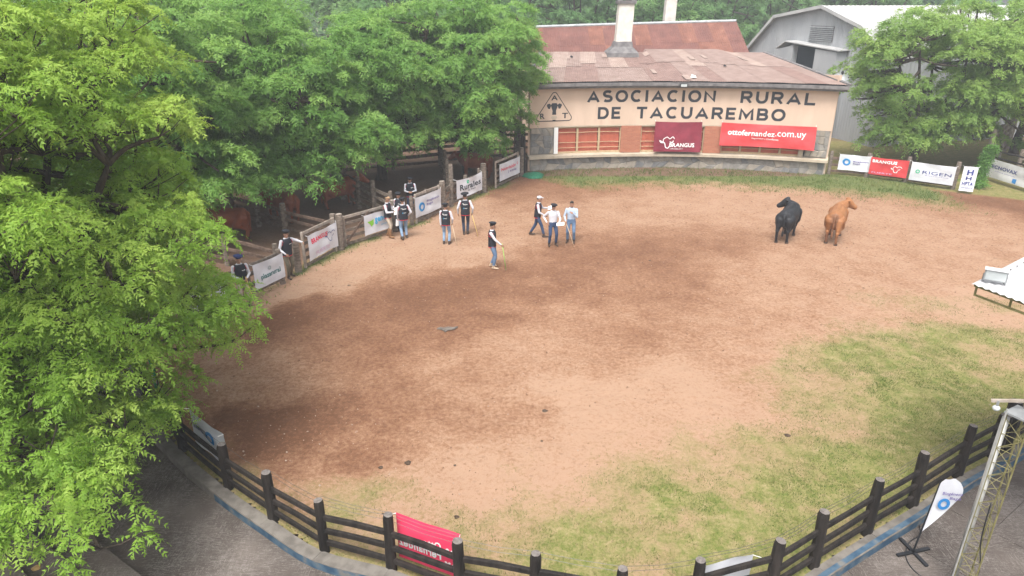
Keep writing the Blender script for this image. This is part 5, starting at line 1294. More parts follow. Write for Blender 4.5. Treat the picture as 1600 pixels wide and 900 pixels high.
def fuse(b, voxel, ratio, smooth_it=2):
    me = b.mesh('fuse', 'skin'); ob = bpy.data.objects.new('fuse', me); COL.objects.link(ob)
    md = ob.modifiers.new('r', 'REMESH'); md.mode = 'VOXEL'; md.voxel_size = voxel; md.adaptivity = 0.0
    ms = ob.modifiers.new('s', 'SMOOTH'); ms.factor = .5; ms.iterations = smooth_it
    if ratio < 1: mdc = ob.modifiers.new('d', 'DECIMATE'); mdc.ratio = ratio
    dg = bpy.context.evaluated_depsgraph_get(); res = bpy.data.meshes.new_from_object(ob.evaluated_get(dg))
    bpy.data.objects.remove(ob); bpy.data.meshes.remove(me); res.materials.clear()
    return res

def ik(S, T, l1, l2, hint):
    S = np.asarray(S, float); T = np.asarray(T, float); v = T - S; d = np.linalg.norm(v); dm = min(d, (l1 + l2) * .995); v = v / (d + 1e-9); T = S + v * dm
    a = (l1 * l1 - l2 * l2 + dm * dm) / (2 * dm); h = math.sqrt(max(l1 * l1 - a * a, 0))
    hn = np.asarray(hint, float); hn = hn - v * np.dot(hn, v); hn /= np.linalg.norm(hn) + 1e-9
    return S + v * a + hn * h, T

def person(label, x, y, head_deg, top='shirt_white', legs='jeans_light', shoes='boot_dark', boot_h=.12, vest=True, hat='beret', hatm='hat_black', rh=(-.24, .02, .80), lh=(.24, .02, .80),
           stride=0.0, feet=.11, lean=0.0, side=0.0, look=0.0, nod=0.0, scale=1.0, z=None, big=1.0, sleeves=True, group='men at the cattle ring', sit=False):
    """local frame: faces -Y, x to the person's left; rh/lh = hand targets (x, forward, z)"""
    z = ground_z(x, y) if z is None else z
    root = thing('person', (x, y, z), label, 'person', group)
    ca, sa = math.cos(lean), math.sin(lean)
    HIP = np.array([0, 0, .92])
    def up_(p):           # lean of the upper body about the hips (forward = -Y)
        p = np.asarray(p, float) - HIP; q = np.array([p[0] + p[2] * math.sin(side), p[1] * ca - p[2] * sa, p[1] * sa + p[2] * ca]); return q + HIP
    def fw(t): return np.array([t[0], -t[1], t[2]])
    segs = []; b = MB()
    # legs
    for s_, st in ((-1, stride), (1, -stride)):
        hip = HIP + [s_ * .095, 0, -.02]; ank = np.array([s_ * feet, -st, .085 + (abs(st) * .10 if st < 0 else 0)])
        kn, ank = ik(hip, ank, .42, .43, (s_ * .12, -1, 0))
        capsule(b, hip, kn, .092, .066); capsule(b, kn, ank + [0, 0, .02], .066, .052)
        segs += [(hip, kn, .09, 'legs'), (kn, ank + [0, 0, boot_h - .03], .06, 'legs'), (ank + [0, 0, boot_h - .02], ank, .055, 'shoes')]
        toe = ank + [s_ * .03, -.17, -.045]; heel = ank + [0, .04, -.045]
        capsule(b, heel, toe, .042, .036, flat=.9); capsule(b, ank, heel, .048, .045); segs.append((heel, toe, .05, 'shoes'))
    # pelvis and torso
    def ring_(zc, rx, ry, yo=0): return [up_((rx * math.cos(a), yo + ry * math.sin(a), zc)) for a in np.linspace(0, 2 * math.pi, 16, endpoint=False)]
    b.rings([ring_(.80, .10, .08), ring_(.84, .16, .115), ring_(.93, .172, .122), ring_(1.02, .162, .115), ring_(1.16, .172, .12), ring_(1.30, .196, .122), ring_(1.39, .19, .105), ring_(1.44, .13, .085), ring_(1.47, .07, .065)])
    segs += [(up_((0, 0, .82)), up_((0, 0, .93)), .15, 'legs'), (up_((0, 0, 1.06)), up_((0, 0, 1.36)), .15, 'top')]
    # neck and head
    hc = up_((0, -.02 - nod * .06, 1.605 - nod * .02))
    cl_, sl_ = math.cos(look), math.sin(look)
    def hp(p): p = np.array(p, float); q = np.array([p[0], p[1] * math.cos(nod) - p[2] * math.sin(nod), p[1] * math.sin(nod) + p[2] * math.cos(nod)]); return hc + np.array([cl_ * q[0] - sl_ * q[1], sl_ * q[0] + cl_ * q[1], q[2]])
    capsule(b, up_((0, .005, 1.42)), hp((0, .02, -.08)), .058, .052); segs.append((up_((0, 0, 1.475)), hp((0, 0, 0)), .08, 'skin'))
    Rm = np.array([[cl_, -sl_, 0], [sl_, cl_, 0], [0, 0, 1]])
    b.ell(hp((0, .005, .02)), (.076, .096, .112), Rm, 14, 10); b.ell(hp((0, -.045, -.065)), (.052, .05, .05), Rm, 10, 6)
    capsule(b, hp((0, -.088, .01)), hp((0, -.112, -.028)), .012, .016, 6)
    for s_ in (-1, 1): b.ell(hp((s_ * .079, .01, -.01)), (.012, .022, .032), Rm, 8, 5)
    # arms and hands
    wr = {}
    for s_, tgt in ((-1, rh), (1, lh)):
        sh_ = up_((s_ * .195, 0, 1.385)); T = up_(fw(tgt)) if tgt[2] > .9 else fw(tgt)
        el_, wrs = ik(sh_, T, .29, .26, (s_ * .75, .8, -.45))
        capsule(b, sh_, el_, .060, .046); capsule(b, el_, wrs, .045, .031)
        segs += [(sh_, el_, .055, 'top'), (el_, wrs if sleeves else el_, .04, 'top' if sleeves else 'skin')]
        if not sleeves: segs.append((el_, wrs, .045, 'skin'))
        d = (wrs - el_) / np.linalg.norm(wrs - el_); d = d * .75 + np.array([-s_ * .1, -.15, -.35 if tgt[2] < 1.0 else -.1]); d /= np.linalg.norm(d)
        _, sd_, u_ = frame_of(d, (s_ * 1.0, 0, .3))
        palm = wrs + d * .055; capsule(b, wrs + d * .015, palm + d * .02, .028, .036, 8, flat=.6, up=(s_ * 1.0, 0, .3)); segs.append((wrs + d * .012, palm + d * .12, .035, 'skin'))
        for k, (off, ln) in enumerate(((-.027, .062), (-.009, .075), (.009, .070), (.027, .054))):
            r0 = palm + d * .03 + sd_ * off; m1 = r0 + d * ln * .6 - u_ * .008; m2 = m1 + d * ln * .45 - u_ * .026
            capsule(b, r0, m1, .0105, .010, 6); capsule(b, m1, m2, .010, .009, 6)
        th = palm - d * .02 - sd_ * .034; capsule(b, th, th + d * .035 - sd_ * .022 - u_ * .01, .013, .011, 6); capsule(b, th + d * .035 - sd_ * .022 - u_ * .01, th + d * .066 - sd_ * .018 - u_ * .024, .011, .010, 6)
        wr[s_] = palm + d * .035
    me = fuse(b, .0125, .35, 2)
    mats = {'skin': 'skin', 'top': top, 'legs': legs, 'shoes': shoes}; order = ['skin', 'top', 'legs', 'shoes']
    for k in order: me.materials.append(MATS[mats[k]])
    n = len(me.polygons); C = np.empty(n * 3); me.polygons.foreach_get('center', C); C = C.reshape(-1, 3)
    best = np.full(n, 1e9); bi = np.zeros(n, int)
    for p0, p1, r, tg in segs:
        ab = p1 - p0; t_ = np.clip(((C - p0) @ ab) / (ab @ ab + 1e-9), 0, 1); dd = np.linalg.norm(C - p0 - t_[:, None] * ab, axis=1) - r
        k = dd < best; best[k] = dd[k]; bi[k] = order.index(tg)
    me.polygons.foreach_set('material_index', bi.astype(np.int32)); me.polygons.foreach_set('use_smooth', np.ones(n, bool)); me.update()
    th_ = R_(head_deg)
    body = bpy.data.objects.new('body', me); COL.objects.link(body); body.parent = root
    kids = [body]
    def part(bb, nm, m, smooth=True):
        me_ = bb.mesh(nm, m, smooth=smooth); o_ = bpy.data.objects.new(nm, me_); COL.objects.link(o_); o_.parent = root; kids.append(o_); return o_
    if vest:
        bb = MB(); VR = [(.84, .186, .142), (.93, .190, .144), (1.02, .181, .137), (1.16, .19, .141), (1.30, .212, .143), (1.385, .203, .126), (1.43, .150, .104), (1.455, .105, .088)]
        bb.rings([ring_(*r) for r in VR], cap=(False, False)); bb.rings([ring_(r[0], r[1] - .012, r[2] - .012) for r in VR][::-1], cap=(False, False))
        vo = part(bb, 'vest', 'vest_black')
        def sub(bb2, nm, m):
            me_ = bb2.mesh(nm, m, smooth=False); o_ = bpy.data.objects.new(nm, me_); COL.objects.link(o_); o_.parent = vo
        bb = MB(); bb.rings([ring_(.832, .190, .146), ring_(.858, .191, .147)], cap=(False, False)); sub(bb, 'hem', 'vest_trim')
        for s_ in (-1, 1):
            bb = MB(); bb.tube([up_((s_ * .196, .07, 1.27)), up_((s_ * .215, .0, 1.25)), up_((s_ * .2, -.075, 1.27)), up_((s_ * .17, -.085, 1.37)), up_((s_ * .17, .0, 1.425)), up_((s_ * .17, .075, 1.38)), up_((s_ * .196, .07, 1.27))], .009, 5); sub(bb, 'armhole_trim', 'vest_trim')
        def decal(s2, x0, x1, z0, z1, m, back, bold=.03):
            V, F, _ = text_polys(s2, bold); vs = []
            for px, pz in V:
                xx = x0 + (x1 - x0) * px; zz = z0 + (z1 - z0) * pz
                rx = np.interp(zz, [r[0] for r in VR], [r[1] for r in VR]); ry = np.interp(zz, [r[0] for r in VR], [r[2] for r in VR])
                yy = (ry + .006) * math.sqrt(max(1 - (xx / rx) ** 2, .05))
                vs.append(up_((xx if back else -xx, yy if back else -yy, zz)) if False else up_(((xx) * (-1 if back else 1), yy if back else -yy, zz)))
            bb2 = MB(); bb2.add(vs, F); sub(bb2, 'lettering', m)
        decal('BRANGUS', -.06, .10, 1.285, 1.325, 'print_white', True); decal('Bagó', -.02, .09, 1.13, 1.165, 'print_white', True)
        decal('O', -.075, -.035, 1.12, 1.175, 'print_sky', True, .06); decal('~', -.12, -.05, 1.32, 1.345, 'print_white', True, .05)
        decal('BRANGUS', .03, .14, 1.25, 1.285, 'print_white', False)
        bb = MB(); bb.rings([ring_(1.45, .085, .078), ring_(1.485, .075, .07)], cap=(False, False)); part(bb, 'collar', top)
    if hat == 'beret':
        bb = MB(); tl = np.array([[1, 0, .10], [0, 1, -.06], [-.10, .06, 1]])
        bb.ell(hp((.008, .02, .125)), (.135 * big, .142 * big, .045 * big), Rm @ tl, 16, 8); bb.ell(hp((0, .005, .085)), (.085, .105, .055), Rm, 14, 6); part(bb, 'beret', hatm)
    elif hat == 'bucket':
        bb = MB(); bb.rings([[hp((r * math.cos(a), .005 + r * 1.15 * math.sin(a), zz)) for a in np.linspace(0, 2 * math.pi, 16, endpoint=False)] for r, zz in ((.135, .045), (.12, .07), (.095, .09), (.088, .155), (.06, .175))]); part(bb, 'hat', hatm)
    elif hat in ('cap', 'flat'):
        bb = MB(); bb.ell(hp((0, .012 if hat == 'cap' else -.005, .07)), (.088, .108 if hat == 'cap' else .122, .072 if hat == 'cap' else .058), Rm, 14, 8)
        ro = [hp((.075 * math.cos(a), -.085 - .085 * math.sin(a) * (1 if hat == 'cap' else .6), .062 - .01 * math.sin(a))) for a in np.linspace(0, math.pi, 9)]
        bb.rings([ro, [q + np.array([0, 0, .012]) for q in ro]]); part(bb, 'cap', hatm)
    if True:
        bb = MB(); bb.ell(hp((0, .022, .045)), (.081, .092, .098), Rm, 14, 7, zmin=-.15 if hat == 'none' else -.45)
        if hat == 'none': bb.ell(hp((0, -.045, .105)), (.065, .045, .035), Rm, 10, 5)
        part(bb, 'hair', 'hair')
    for s_ in (-1, 1):
        bb = MB(); bb.ell(hp((s_ * .030, -.082, .018)), (.013, .010, .008), Rm, 8, 5); part(bb, 'eye', 'eye_dark')
    for o_ in kids:
        o_.rotation_euler = (0, 0, th_); o_.scale = (scale,) * 3
    c_, s2_ = math.cos(th_), math.sin(th_)
    def W(p): return np.array([x + scale * (c_ * p[0] - s2_ * p[1]), y + scale * (s2_ * p[0] + c_ * p[1]), z + scale * p[2]])
    return root, W(wr[-1]), W(wr[1])

def cane(label, hand, foot, m):
    f = np.array([foot[0], foot[1], ground_z(*foot)]); h = np.array(hand); d = (h - f) / np.linalg.norm(h - f)
    o = MB().tube([f, (f + h) / 2 + [.005, 0, 0], h + d * .10], [.011, .012, .013], 6).build('cane', m, None, smooth=True, origin=tuple(f)); tag(o, label, 'cane', 'herding canes'); return o
def sheet(label, c, u, v, w, h):
    c = np.array(c, float); u = np.array(u, float); v = np.array(v, float); u /= np.linalg.norm(u); v /= np.linalg.norm(v); n_ = np.cross(u, v)
    b = MB(); q = [c - u * w / 2 - v * h / 2, c + u * w / 2 - v * h / 2 + n_ * .01, c + u * w / 2 + v * h / 2 + n_ * .02, c - u * w / 2 + v * h / 2]
    b.hexa(q, [p + n_ * .006 for p in q]); tag(b.build('papers', 'paper', None, origin=tuple(c)), label, 'papers')

_, r, l = person('man in dark blue beret and black vest holding a yellow cane by the plazarural banner', -8.55, 20.0, 35, legs='trouser_beige', hat='beret', hatm='hat_navy', big=1.1, rh=(-.10, .26, 1.05), lh=(.12, .28, 1.05), nod=.2)
cane('yellow cane held by the man at the plazarural banner', l, (-8.1, 19.75), 'cane_yellow')
person('man in black vest and olive trousers leaning with one arm on the fence', -7.85, 22.45, 50, legs='trouser_olive', shoes='boot_dark', rh=(-.20, .22, .98), lh=(.38, .42, 1.30), side=.05, stride=.10, nod=.2, look=-.3, sleeves=True)
_, r, l = person('man in tan flat cap, beige breeches and tall brown boots beside the fence', -5.10, 27.0, 75, legs='trouser_beige', shoes='boot_brown', boot_h=.42, hat='flat', hatm='hat_tan', rh=(-.10, .30, 1.12), lh=(.10, .30, 1.15), stride=.10, nod=.1)
sheet('white papers held by the man in tan flat cap', (r + l) / 2 + [.05, -.03, .02], (1, .2, .1), (0, .5, .8), .22, .30)
person('man in black beret half hidden behind the man with light jeans', -4.72, 27.75, -25, legs='trouser_navy', rh=(-.12, .28, 1.1), lh=(.12, .26, 1.08), nod=.45)
_, r, l = person('man in black beret and light jeans seen from behind in the group by the fence', -4.42, 26.75, -155, legs='jeans_light', shoes='boot_dark', lh=(.20, .18, .86), rh=(-.22, .1, .95), stride=.08, look=-.3)
sheet('white rolled papers held low by the man in light jeans', l + [-.02, -.02, -.10], (.7, .6, 0), (.1, .1, 1), .14, .30)
person('man in black vest standing behind the fence above the blue round logo banner', -4.62, 30.3, 8, legs='trouser_navy', rh=(-.08, .25, 1.10), lh=(.10, .27, 1.12), nod=.5)
_, r, l = person('man in black beret and pale jeans seen from behind with pale cane', -2.64, 26.14, 172, legs='jeans_light', shoes='boot_dark', rh=(-.24, .12, .90), lh=(.22, -.02, .82), scale=.97)
cane('pale cane right of the man in pale jeans', r, (-2.22, 25.95), 'cane_pale')
_, r, l = person('man in wide black beret and dark navy trousers seen from behind with yellow cane', -1.94, 27.38, 182, legs='trouser_navy', shoes='boot_dark', big=1.25, rh=(-.28, .05, .90), lh=(.30, .08, .88), feet=.07, stride=.03, scale=1.02)
cane('yellow cane right of the man in wide black beret', r, (-1.42, 27.15), 'cane_yellow')
_, r, l = person('man in black beret and faded jeans walking right with a green cane', -0.72, 23.47, 78, legs='jeans_mid', shoes='boot_sand', rh=(-.16, .36, .98), lh=(.20, .05, .86), stride=.07, nod=.15)
cane('green cane held out by the walking man', r, (-0.22, 23.2), 'cane_green')
_, r, l = person('man in pale cap and black vest striding right in dark jeans', 1.05, 27.05, 80, legs='jeans_dark', hat='cap', hatm='cap_grey', rh=(-.16, .30, 1.0), lh=(.16, .36, 1.22), stride=.30, lean=.08)
sheet('white papers held by the striding man in pale cap', l + [.10, 0, .04], (1, .15, .1), (.1, 1, .35), .30, .24)
_, r, l = person('man in white shirt and black beret with hand on hip', 1.62, 25.9, 12, vest=False, legs='jeans_dark', rh=(-.26, .02, 1.00), lh=(.16, .33, 1.05), nod=.45, feet=.14)
sheet('white papers held by the man in white shirt', l + [.06, -.06, .01], (1, .1, .05), (.05, 1, .25), .30, .22)
_, r, l = person('bareheaded man in light blue shirt with hand raised to chin', 2.38, 26.28, -12, vest=False, top='shirt_blue', legs='jeans_mid', hat='none', rh=(-.20, .22, .96), lh=(.08, .22, 1.30), feet=.13, nod=.15, look=.2)
cane('pale cane held by the man in light blue shirt', r, (2.48, 25.75), 'cane_pale')
person('man in black cap and red trimmed vest behind the near tree leaves', -9.35, 18.75, 70, legs='trouser_navy', hat='cap', hatm='hat_black', rh=(-.15, .2, 1.0), lh=(.18, .48, 1.15), lean=.3)
person('spectator in blue shirt under the near tree branches', -8.05, 10.45, 100, vest=False, top='shirt_royal', legs='trouser_navy', hat='none', z=PZ, group='spectators')

# ------------------------------------------------------------------ cattle
def bovine(name, label, x, y, head_deg, coat, neck_turn, head_turn, dark=None, scale=1.0, neck_up=.12, group=None, steps=(0, 0, 0, 0), tail_side=.0):
    """local frame: faces +Y. neck_turn/head_turn: radians to the animal's left (+) or right (-)"""
    z = ground_z(x, y); root = thing(name, (x, y, z), label, 'bull' if group is None else 'cow', group)
    b = MB()
    def ring(yc, zc, rx, rz, pw=.9):
        out = []
        for a in np.linspace(0, 2 * math.pi, 18, endpoint=False):
            cx_, sz_ = math.cos(a), math.sin(a); out.append((rx * math.copysign(abs(cx_) ** pw, cx_), yc, zc + rz * math.copysign(abs(sz_) ** pw, sz_)))
        return out
    b.rings([ring(-.86, 1.02, .10, .16), ring(-.83, 1.00, .22, .27), ring(-.70, .99, .31, .35), ring(-.48, .97, .335, .38), ring(-.15, .93, .345, .405), ring(.2, .93, .34, .41), ring(.5, .97, .315, .41), ring(.72, 1.0, .25, .36), ring(.86, 1.02, .15, .25)])
    capsule(b, (0, -.72, 1.27), (0, .45, 1.31), .085, .10, 10); b.ell((0, .50, 1.31), (.16, .26, .11))
    # neck, then head, each turned
    n0 = np.array([0, .66, 1.12]); nd = np.array([-math.sin(neck_turn) * .46, math.cos(neck_turn) * .46, neck_up]); n1 = n0 + nd
    capsule(b, n0, n0 + nd * .5, .27, .22, 12, up=(0, 0, 1)); capsule(b, n0 + nd * .4, n1, .22, .14, 12)
    capsule(b, (0, .80, .82), n0 + nd * .7 - np.array([0, 0, .12]), .10, .09)
    ht = neck_turn + head_turn; hd = np.array([-math.sin(ht) * .27, math.cos(ht) * .27, -.22]); sd = np.array([math.cos(ht), math.sin(ht), 0])
    pol = n1 + np.array([0, 0, .10]) + hd * .22; muz = pol + hd
    capsule(b, pol, pol + hd * .42, .150, .130, 12); capsule(b, pol + hd * .40, muz, .120, .098, 12); capsule(b, muz - hd * .02, muz + hd * .10, .108, .102, 12)
    capsule(b, pol + hd * .10 - [0, 0, .13], muz - [0, 0, .06], .095, .06, 10); b.ell(pol + np.array([0, 0, .10]) - hd * .1, (.09, .09, .06))
    for s_ in (-1, 1):
        e0 = pol + sd * s_ * .11 + np.array([0, 0, .04]); e1 = e0 + sd * s_ * .22 - hd * .12 + np.array([0, 0, .02])
        capsule(b, e0, (e0 + e1) / 2, .035, .05, 8, flat=.5, up=(0, 0, 1)); capsule(b, (e0 + e1) / 2, e1, .05, .018, 8, flat=.5)
    feet = []
    for k, s_ in enumerate((-1, 1)):
        st = steps[k]; hip = np.array([s_ * .17, -.62, 1.0]); sti = np.array([s_ * .235, -.42 + st * .4, .70]); hock = np.array([s_ * .19, -.80 + st * .8, .50]); fet = np.array([s_ * .19, -.74 + st, .14])
        capsule(b, hip, sti, .23, .165, 12); capsule(b, (hip + [0, -.12, -.05]), hock + [0, .04, .12], .19, .085, 12); capsule(b, sti, hock, .125, .072, 10); capsule(b, hock, fet, .062, .047, 10); capsule(b, fet, fet + [0, .05, -.10], .05, .062, 10); feet.append(fet)
        st = steps[2 + k]; shd = np.array([s_ * .20, .52, .95]); elb = np.array([s_ * .215, .50, .72]); kne = np.array([s_ * .18, .56 + st * .5, .42]); fet = np.array([s_ * .18, .55 + st, .14])
        capsule(b, shd + [0, 0, .1], elb, .19, .15, 12); capsule(b, elb, kne, .115, .068, 10); capsule(b, kne, fet, .058, .046, 10); capsule(b, fet, fet + [0, .05, -.10], .048, .060, 10); feet.append(fet)
    b.ell((0, -.30, .56), (.10, .16, .09)); 
    me = fuse(b, .02, .4, 4)
    mats = [coat, dark or coat]; 
    for m_ in mats: me.materials.append(MATS[m_])
    n = len(me.polygons); C = np.empty(n * 3); me.polygons.foreach_get('center', C); C = C.reshape(-1, 3)
    rsn = np.random.default_rng(3).uniform(-.03, .03, n)
    dk = ((C[:, 2] + rsn < .42)) | ((C[:, 1] < -.80) & (np.abs(C[:, 0] + rsn) < .13) & (C[:, 2] > .6)) if dark else np.zeros(n, bool)
    me.polygons.foreach_set('material_index', dk.astype(np.int32)); me.polygons.foreach_set('use_smooth', np.ones(n, bool)); me.update()
    kids = []
    def put(nm, me_): o_ = bpy.data.objects.new(nm, me_); COL.objects.link(o_); o_.parent = root; kids.append(o_); return o_
    put('body', me)
    for f in feet:
        bb = MB(); bb.rings([[(f[0] + r_ * math.cos(a), f[1] + .055 + r_ * 1.15 * math.sin(a), zz) for a in np.linspace(0, 2 * math.pi, 10, endpoint=False)] for r_, zz in ((.074, -.02), (.068, .05), (.055, .085))]); put('hoof', bb.mesh('hoof', 'hoof'))
    bb = MB(); bb.tube(catmull([(0, -.84, 1.18), (tail_side * .5, -.93, 1.1), (tail_side, -.93, .8), (tail_side, -.90, .52)], 4), np.linspace(.04, .018, 13), 7); bb.ell((tail_side, -.90, .44), (.045, .04, .13), nu=8, nv=6); put('tail', bb.mesh('tail', dark or coat, smooth=True))
    for s_ in (-1, 1):
        bb = MB(); bb.ell(pol + hd * .33 + sd * s_ * .108 + np.array([0, 0, .03]), (.022, .022, .02), nu=8, nv=5); put('eye', bb.mesh('eye', 'eye_dark', smooth=True))
    bb = MB(); bb.ell(muz + hd * .16 - np.array([0, 0, .005]), (.062, .062, .055), nu=10, nv=6); put('muzzle', bb.mesh('muzzle', 'hat_black' if coat == 'hide_black' else 'boot_dark', smooth=True))
    for o_ in kids: o_.rotation_euler = (0, 0, R_(head_deg)); o_.scale = (scale,) * 3
    return root
bovine('bull', 'black bull standing with its head turned back to the left', 11.32, 26.85, -34, 'hide_black', .75, .95, scale=1.0, neck_up=.14, steps=(-.1, .05, 0, -.06), tail_side=.03)
bovine('bull', 'tan bull standing beside the black bull and looking right', 13.22, 26.75, -30, 'hide_tan', -.45, -.75, dark='hide_dark_tan', scale=1.0, neck_up=.20, steps=(.05, -.12, 0, .05))
bovine('penned_cow', 'reddish brown cow in the pen behind the Rurales banner', -2.0, 37.4, 80, 'hide_red', 0, 0, group='cattle in the pens')
bovine('penned_cow', 'reddish brown cow under the trees behind the white bull outline banner', -10.2, 29.3, 60, 'hide_red', .2, 0, group='cattle in the pens')
bovine('penned_cow', 'reddish brown cow standing deepest under the trees', -8.2, 31.6, -50, 'hide_red', -.2, 0, group='cattle in the pens', steps=(.1, 0, 0, .1))
bovine('penned_cow', 'reddish brown cow behind the leaning man', -11.6, 26.6, 100, 'hide_red', 0, .2, group='cattle in the pens')

# ================================================================== MAST, CANOPY ROOF, FEATHER FLAG
mast = thing('lattice_mast', (7.45, 8.5, PZ), 'olive lattice mast with silver pipe at the lower right', 'mast')
mw = .15; MTOP = 3.42; mr = .62
def mp_(k, z):
    a = mr + k * 2 * math.pi / 3; return np.array([7.45 + mw * 1.1 * math.cos(a), 8.5 + mw * 1.1 * math.sin(a), z])
for k in range(3):
    b = MB(); b.tube([mp_(k, PZ), mp_(k, MTOP)], .013, 6); b.build('leg', 'olive_steel', mast)
zs = np.arange(PZ + .05, MTOP, .26)
for k in range(3):
    for i, z in enumerate(zs[:-1]):
        b = MB(); b.tube([mp_(k, z), mp_((k + 1) % 3, z)], .006, 4); b.build('rung', 'olive_steel', mast)
        b = MB(); p, q = (mp_(k, z), mp_((k + 1) % 3, z + .26)) if i % 2 else (mp_((k + 1) % 3, z), mp_(k, z + .26)); b.tube([p, q], .006, 4); b.build('diagonal', 'olive_steel', mast)
b = MB(); b.tube([(7.33, 8.60, PZ), (7.33, 8.60, MTOP - .1)], .05, 10); b.build('pipe', 'galvanised', mast, smooth=True)
b = MB(); b.tube([(7.24, 8.52, PZ), (7.24, 8.52, MTOP + .1)], .013, 6); b.build('conduit', 'galvanised', mast)
b = MB(); b.box((7.47, 8.52, MTOP + .02), (.36, .30, .03), .5); b.build('top_plate', 'grey_metal', mast)
b = MB(); b.tube([(7.62, 8.62, MTOP - .05), (7.64, 8.62, MTOP + 1.3)], .055, 8); b.build('top_post', 'pale_timber', mast)
b = MB(); b.beam((7.15, 8.75, MTOP + .10), (7.75, 8.45, MTOP + .28), .04, .04); b.build('cross_arm', 'pale_timber', mast)
ml = thing('mast_lamp', (7.2, 8.72, MTOP - .1), 'round glass lamp hanging from the mast arm', 'lamp')
b = MB(); b.ell((7.22, 8.70, MTOP + .0), (.055, .055, .045), nu=12, nv=8); b.build('globe', 'lamp_glass', ml, smooth=True)
b = MB(); b.tube([(7.22, 8.70, MTOP + .04), (7.22, 8.70, MTOP + .13)], .02, 6); b.build('stem', 'grey_metal', ml)
for i, (pts, lb) in enumerate(([[(7.95, 10.55, 0), (7.75, 10.3, PZ + .02), (7.55, 9.9, PZ + .012), (7.25, 9.7, PZ + .012), (7.0, 9.35, PZ + .012), (6.98, 9.0, PZ + .012), (7.2, 8.75, PZ + .012), (7.32, 8.55, .2)], 'thin black cable from the fence to the mast foot'],
                               [[(7.36, 8.4, 1.9), (7.38, 8.38, 1.2), (7.5, 8.36, .6), (7.42, 8.3, .1), (7.3, 7.9, PZ + .012), (7.2, 7.2, PZ + .012)], 'black cable running down the mast'])):
    o = MB().tube(catmull(pts, 6), .010, 6).build('cable', 'black_plastic', None, smooth=True, origin=pts[0]); tag(o, lb, 'cable')

canopy = thing('canopy_roof', (9.9, 9.6, PZ), 'white corrugated canopy roof entering at the right edge', 'canopy')
CZ = 4.8; cC = np.array([7.42, 10.2]); d1 = np.array([.38, -.925]); d2 = np.array([.82, .57])
def cp(u, v, z=0.0): q = cC + d1 * u + d2 * v; return np.array([q[0], q[1], CZ + z + .03 * v])
for k in range(4):
    b = MB(); r0 = []; r1 = []
    for i in range(17):
        u = .95 * (k + i / 16); o_ = .02 if i % 2 else 0
        r0.append(cp(u, 0, o_ + .006 * (k % 2))); r1.append(cp(u, 4.2, o_ + .006 * (k % 2)))
    b.rings([r0, r1], cap=(False, False), close=False); b.build('roof_sheet', 'white_metal', canopy)
for v in (.10, 1.3, 2.6, 4.0):
    b = MB(); b.beam(cp(.02, v, -.035), cp(3.75, v, -.035), .035, .04); b.build('purlin', 'olive_steel', canopy)
    b = MB(); b.beam(cp(.05, v, -.19), cp(3.7, v, -.19), .03, .03); b.build('chord', 'olive_steel', canopy)
    for u in (.06, .62, 1.25, 1.9, 2.6, 3.3):
        b = MB(); b.beam(cp(u, v, -.055), cp(u, v, -.175), .025, .025, up=(0, 1, 0)); b.build('strut', 'olive_steel', canopy)
for u, v in ((2.7, 2.4), (2.7, 4.0), (1.3, 4.0)):
    q = cp(u, v); b = MB(); b.tube([(q[0], q[1], PZ), (q[0], q[1], CZ - .1)], .06, 8); b.build('column', 'grey_metal', canopy)
for v in (.35, .55, .8, 1.05, 1.3):
    b = MB(); b.ell(cp(.14, v + .3, .03), (.018, .018, .012), nu=6, nv=4); b.build('bolt', 'eave_grey', canopy)
# floodlight on the canopy corner
fc = cp(.22, .30, .165); fl = thing('floodlight', tuple(cp(.2, .3, .03)), 'grey floodlight standing on the corner of the white canopy roof', 'lamp')
fd, fs_, fu = frame_of(np.array([-.52, -.80, -.12]))
def fq(a, c_, e_): return fc + (fs_ * a + fu * c_ + fd * e_) * .78
b = MB(); b.hexa([fq(-.20, -.12, .07), fq(.20, -.12, .07), fq(.20, .12, .07), fq(-.20, .12, .07)], [fq(-.13, -.09, -.10), fq(.13, -.09, -.10), fq(.13, .10, -.12), fq(-.13, .10, -.12)]); b.build('housing', 'grey_metal', fl)
b = MB(); b.hexa([fq(-.18, -.10, .073), fq(.18, -.10, .073), fq(.18, .10, .073), fq(-.18, .10, .073)], [fq(-.17, -.09, .08), fq(.17, -.09, .08), fq(.17, .09, .08), fq(-.17, .09, .08)]); b.build('lens', 'lamp_glass', fl)
b = MB(); b.hexa([fq(-.21, .12, .10), fq(.21, .12, .10), fq(.21, .135, .10), fq(-.21, .135, .10)], [fq(-.21, .12, -.05), fq(.21, .12, -.05), fq(.21, .135, -.05), fq(-.21, .135, -.05)]); b.build('visor', 'white_metal', fl)
for s_ in (-1, 1):
    b = MB(); b.beam(fq(s_ * .19, 0, 0), fq(s_ * .19, -.19, -.02), .02, .035, up=(0, 1, 0)); b.build('bracket', 'grey_metal', fl)
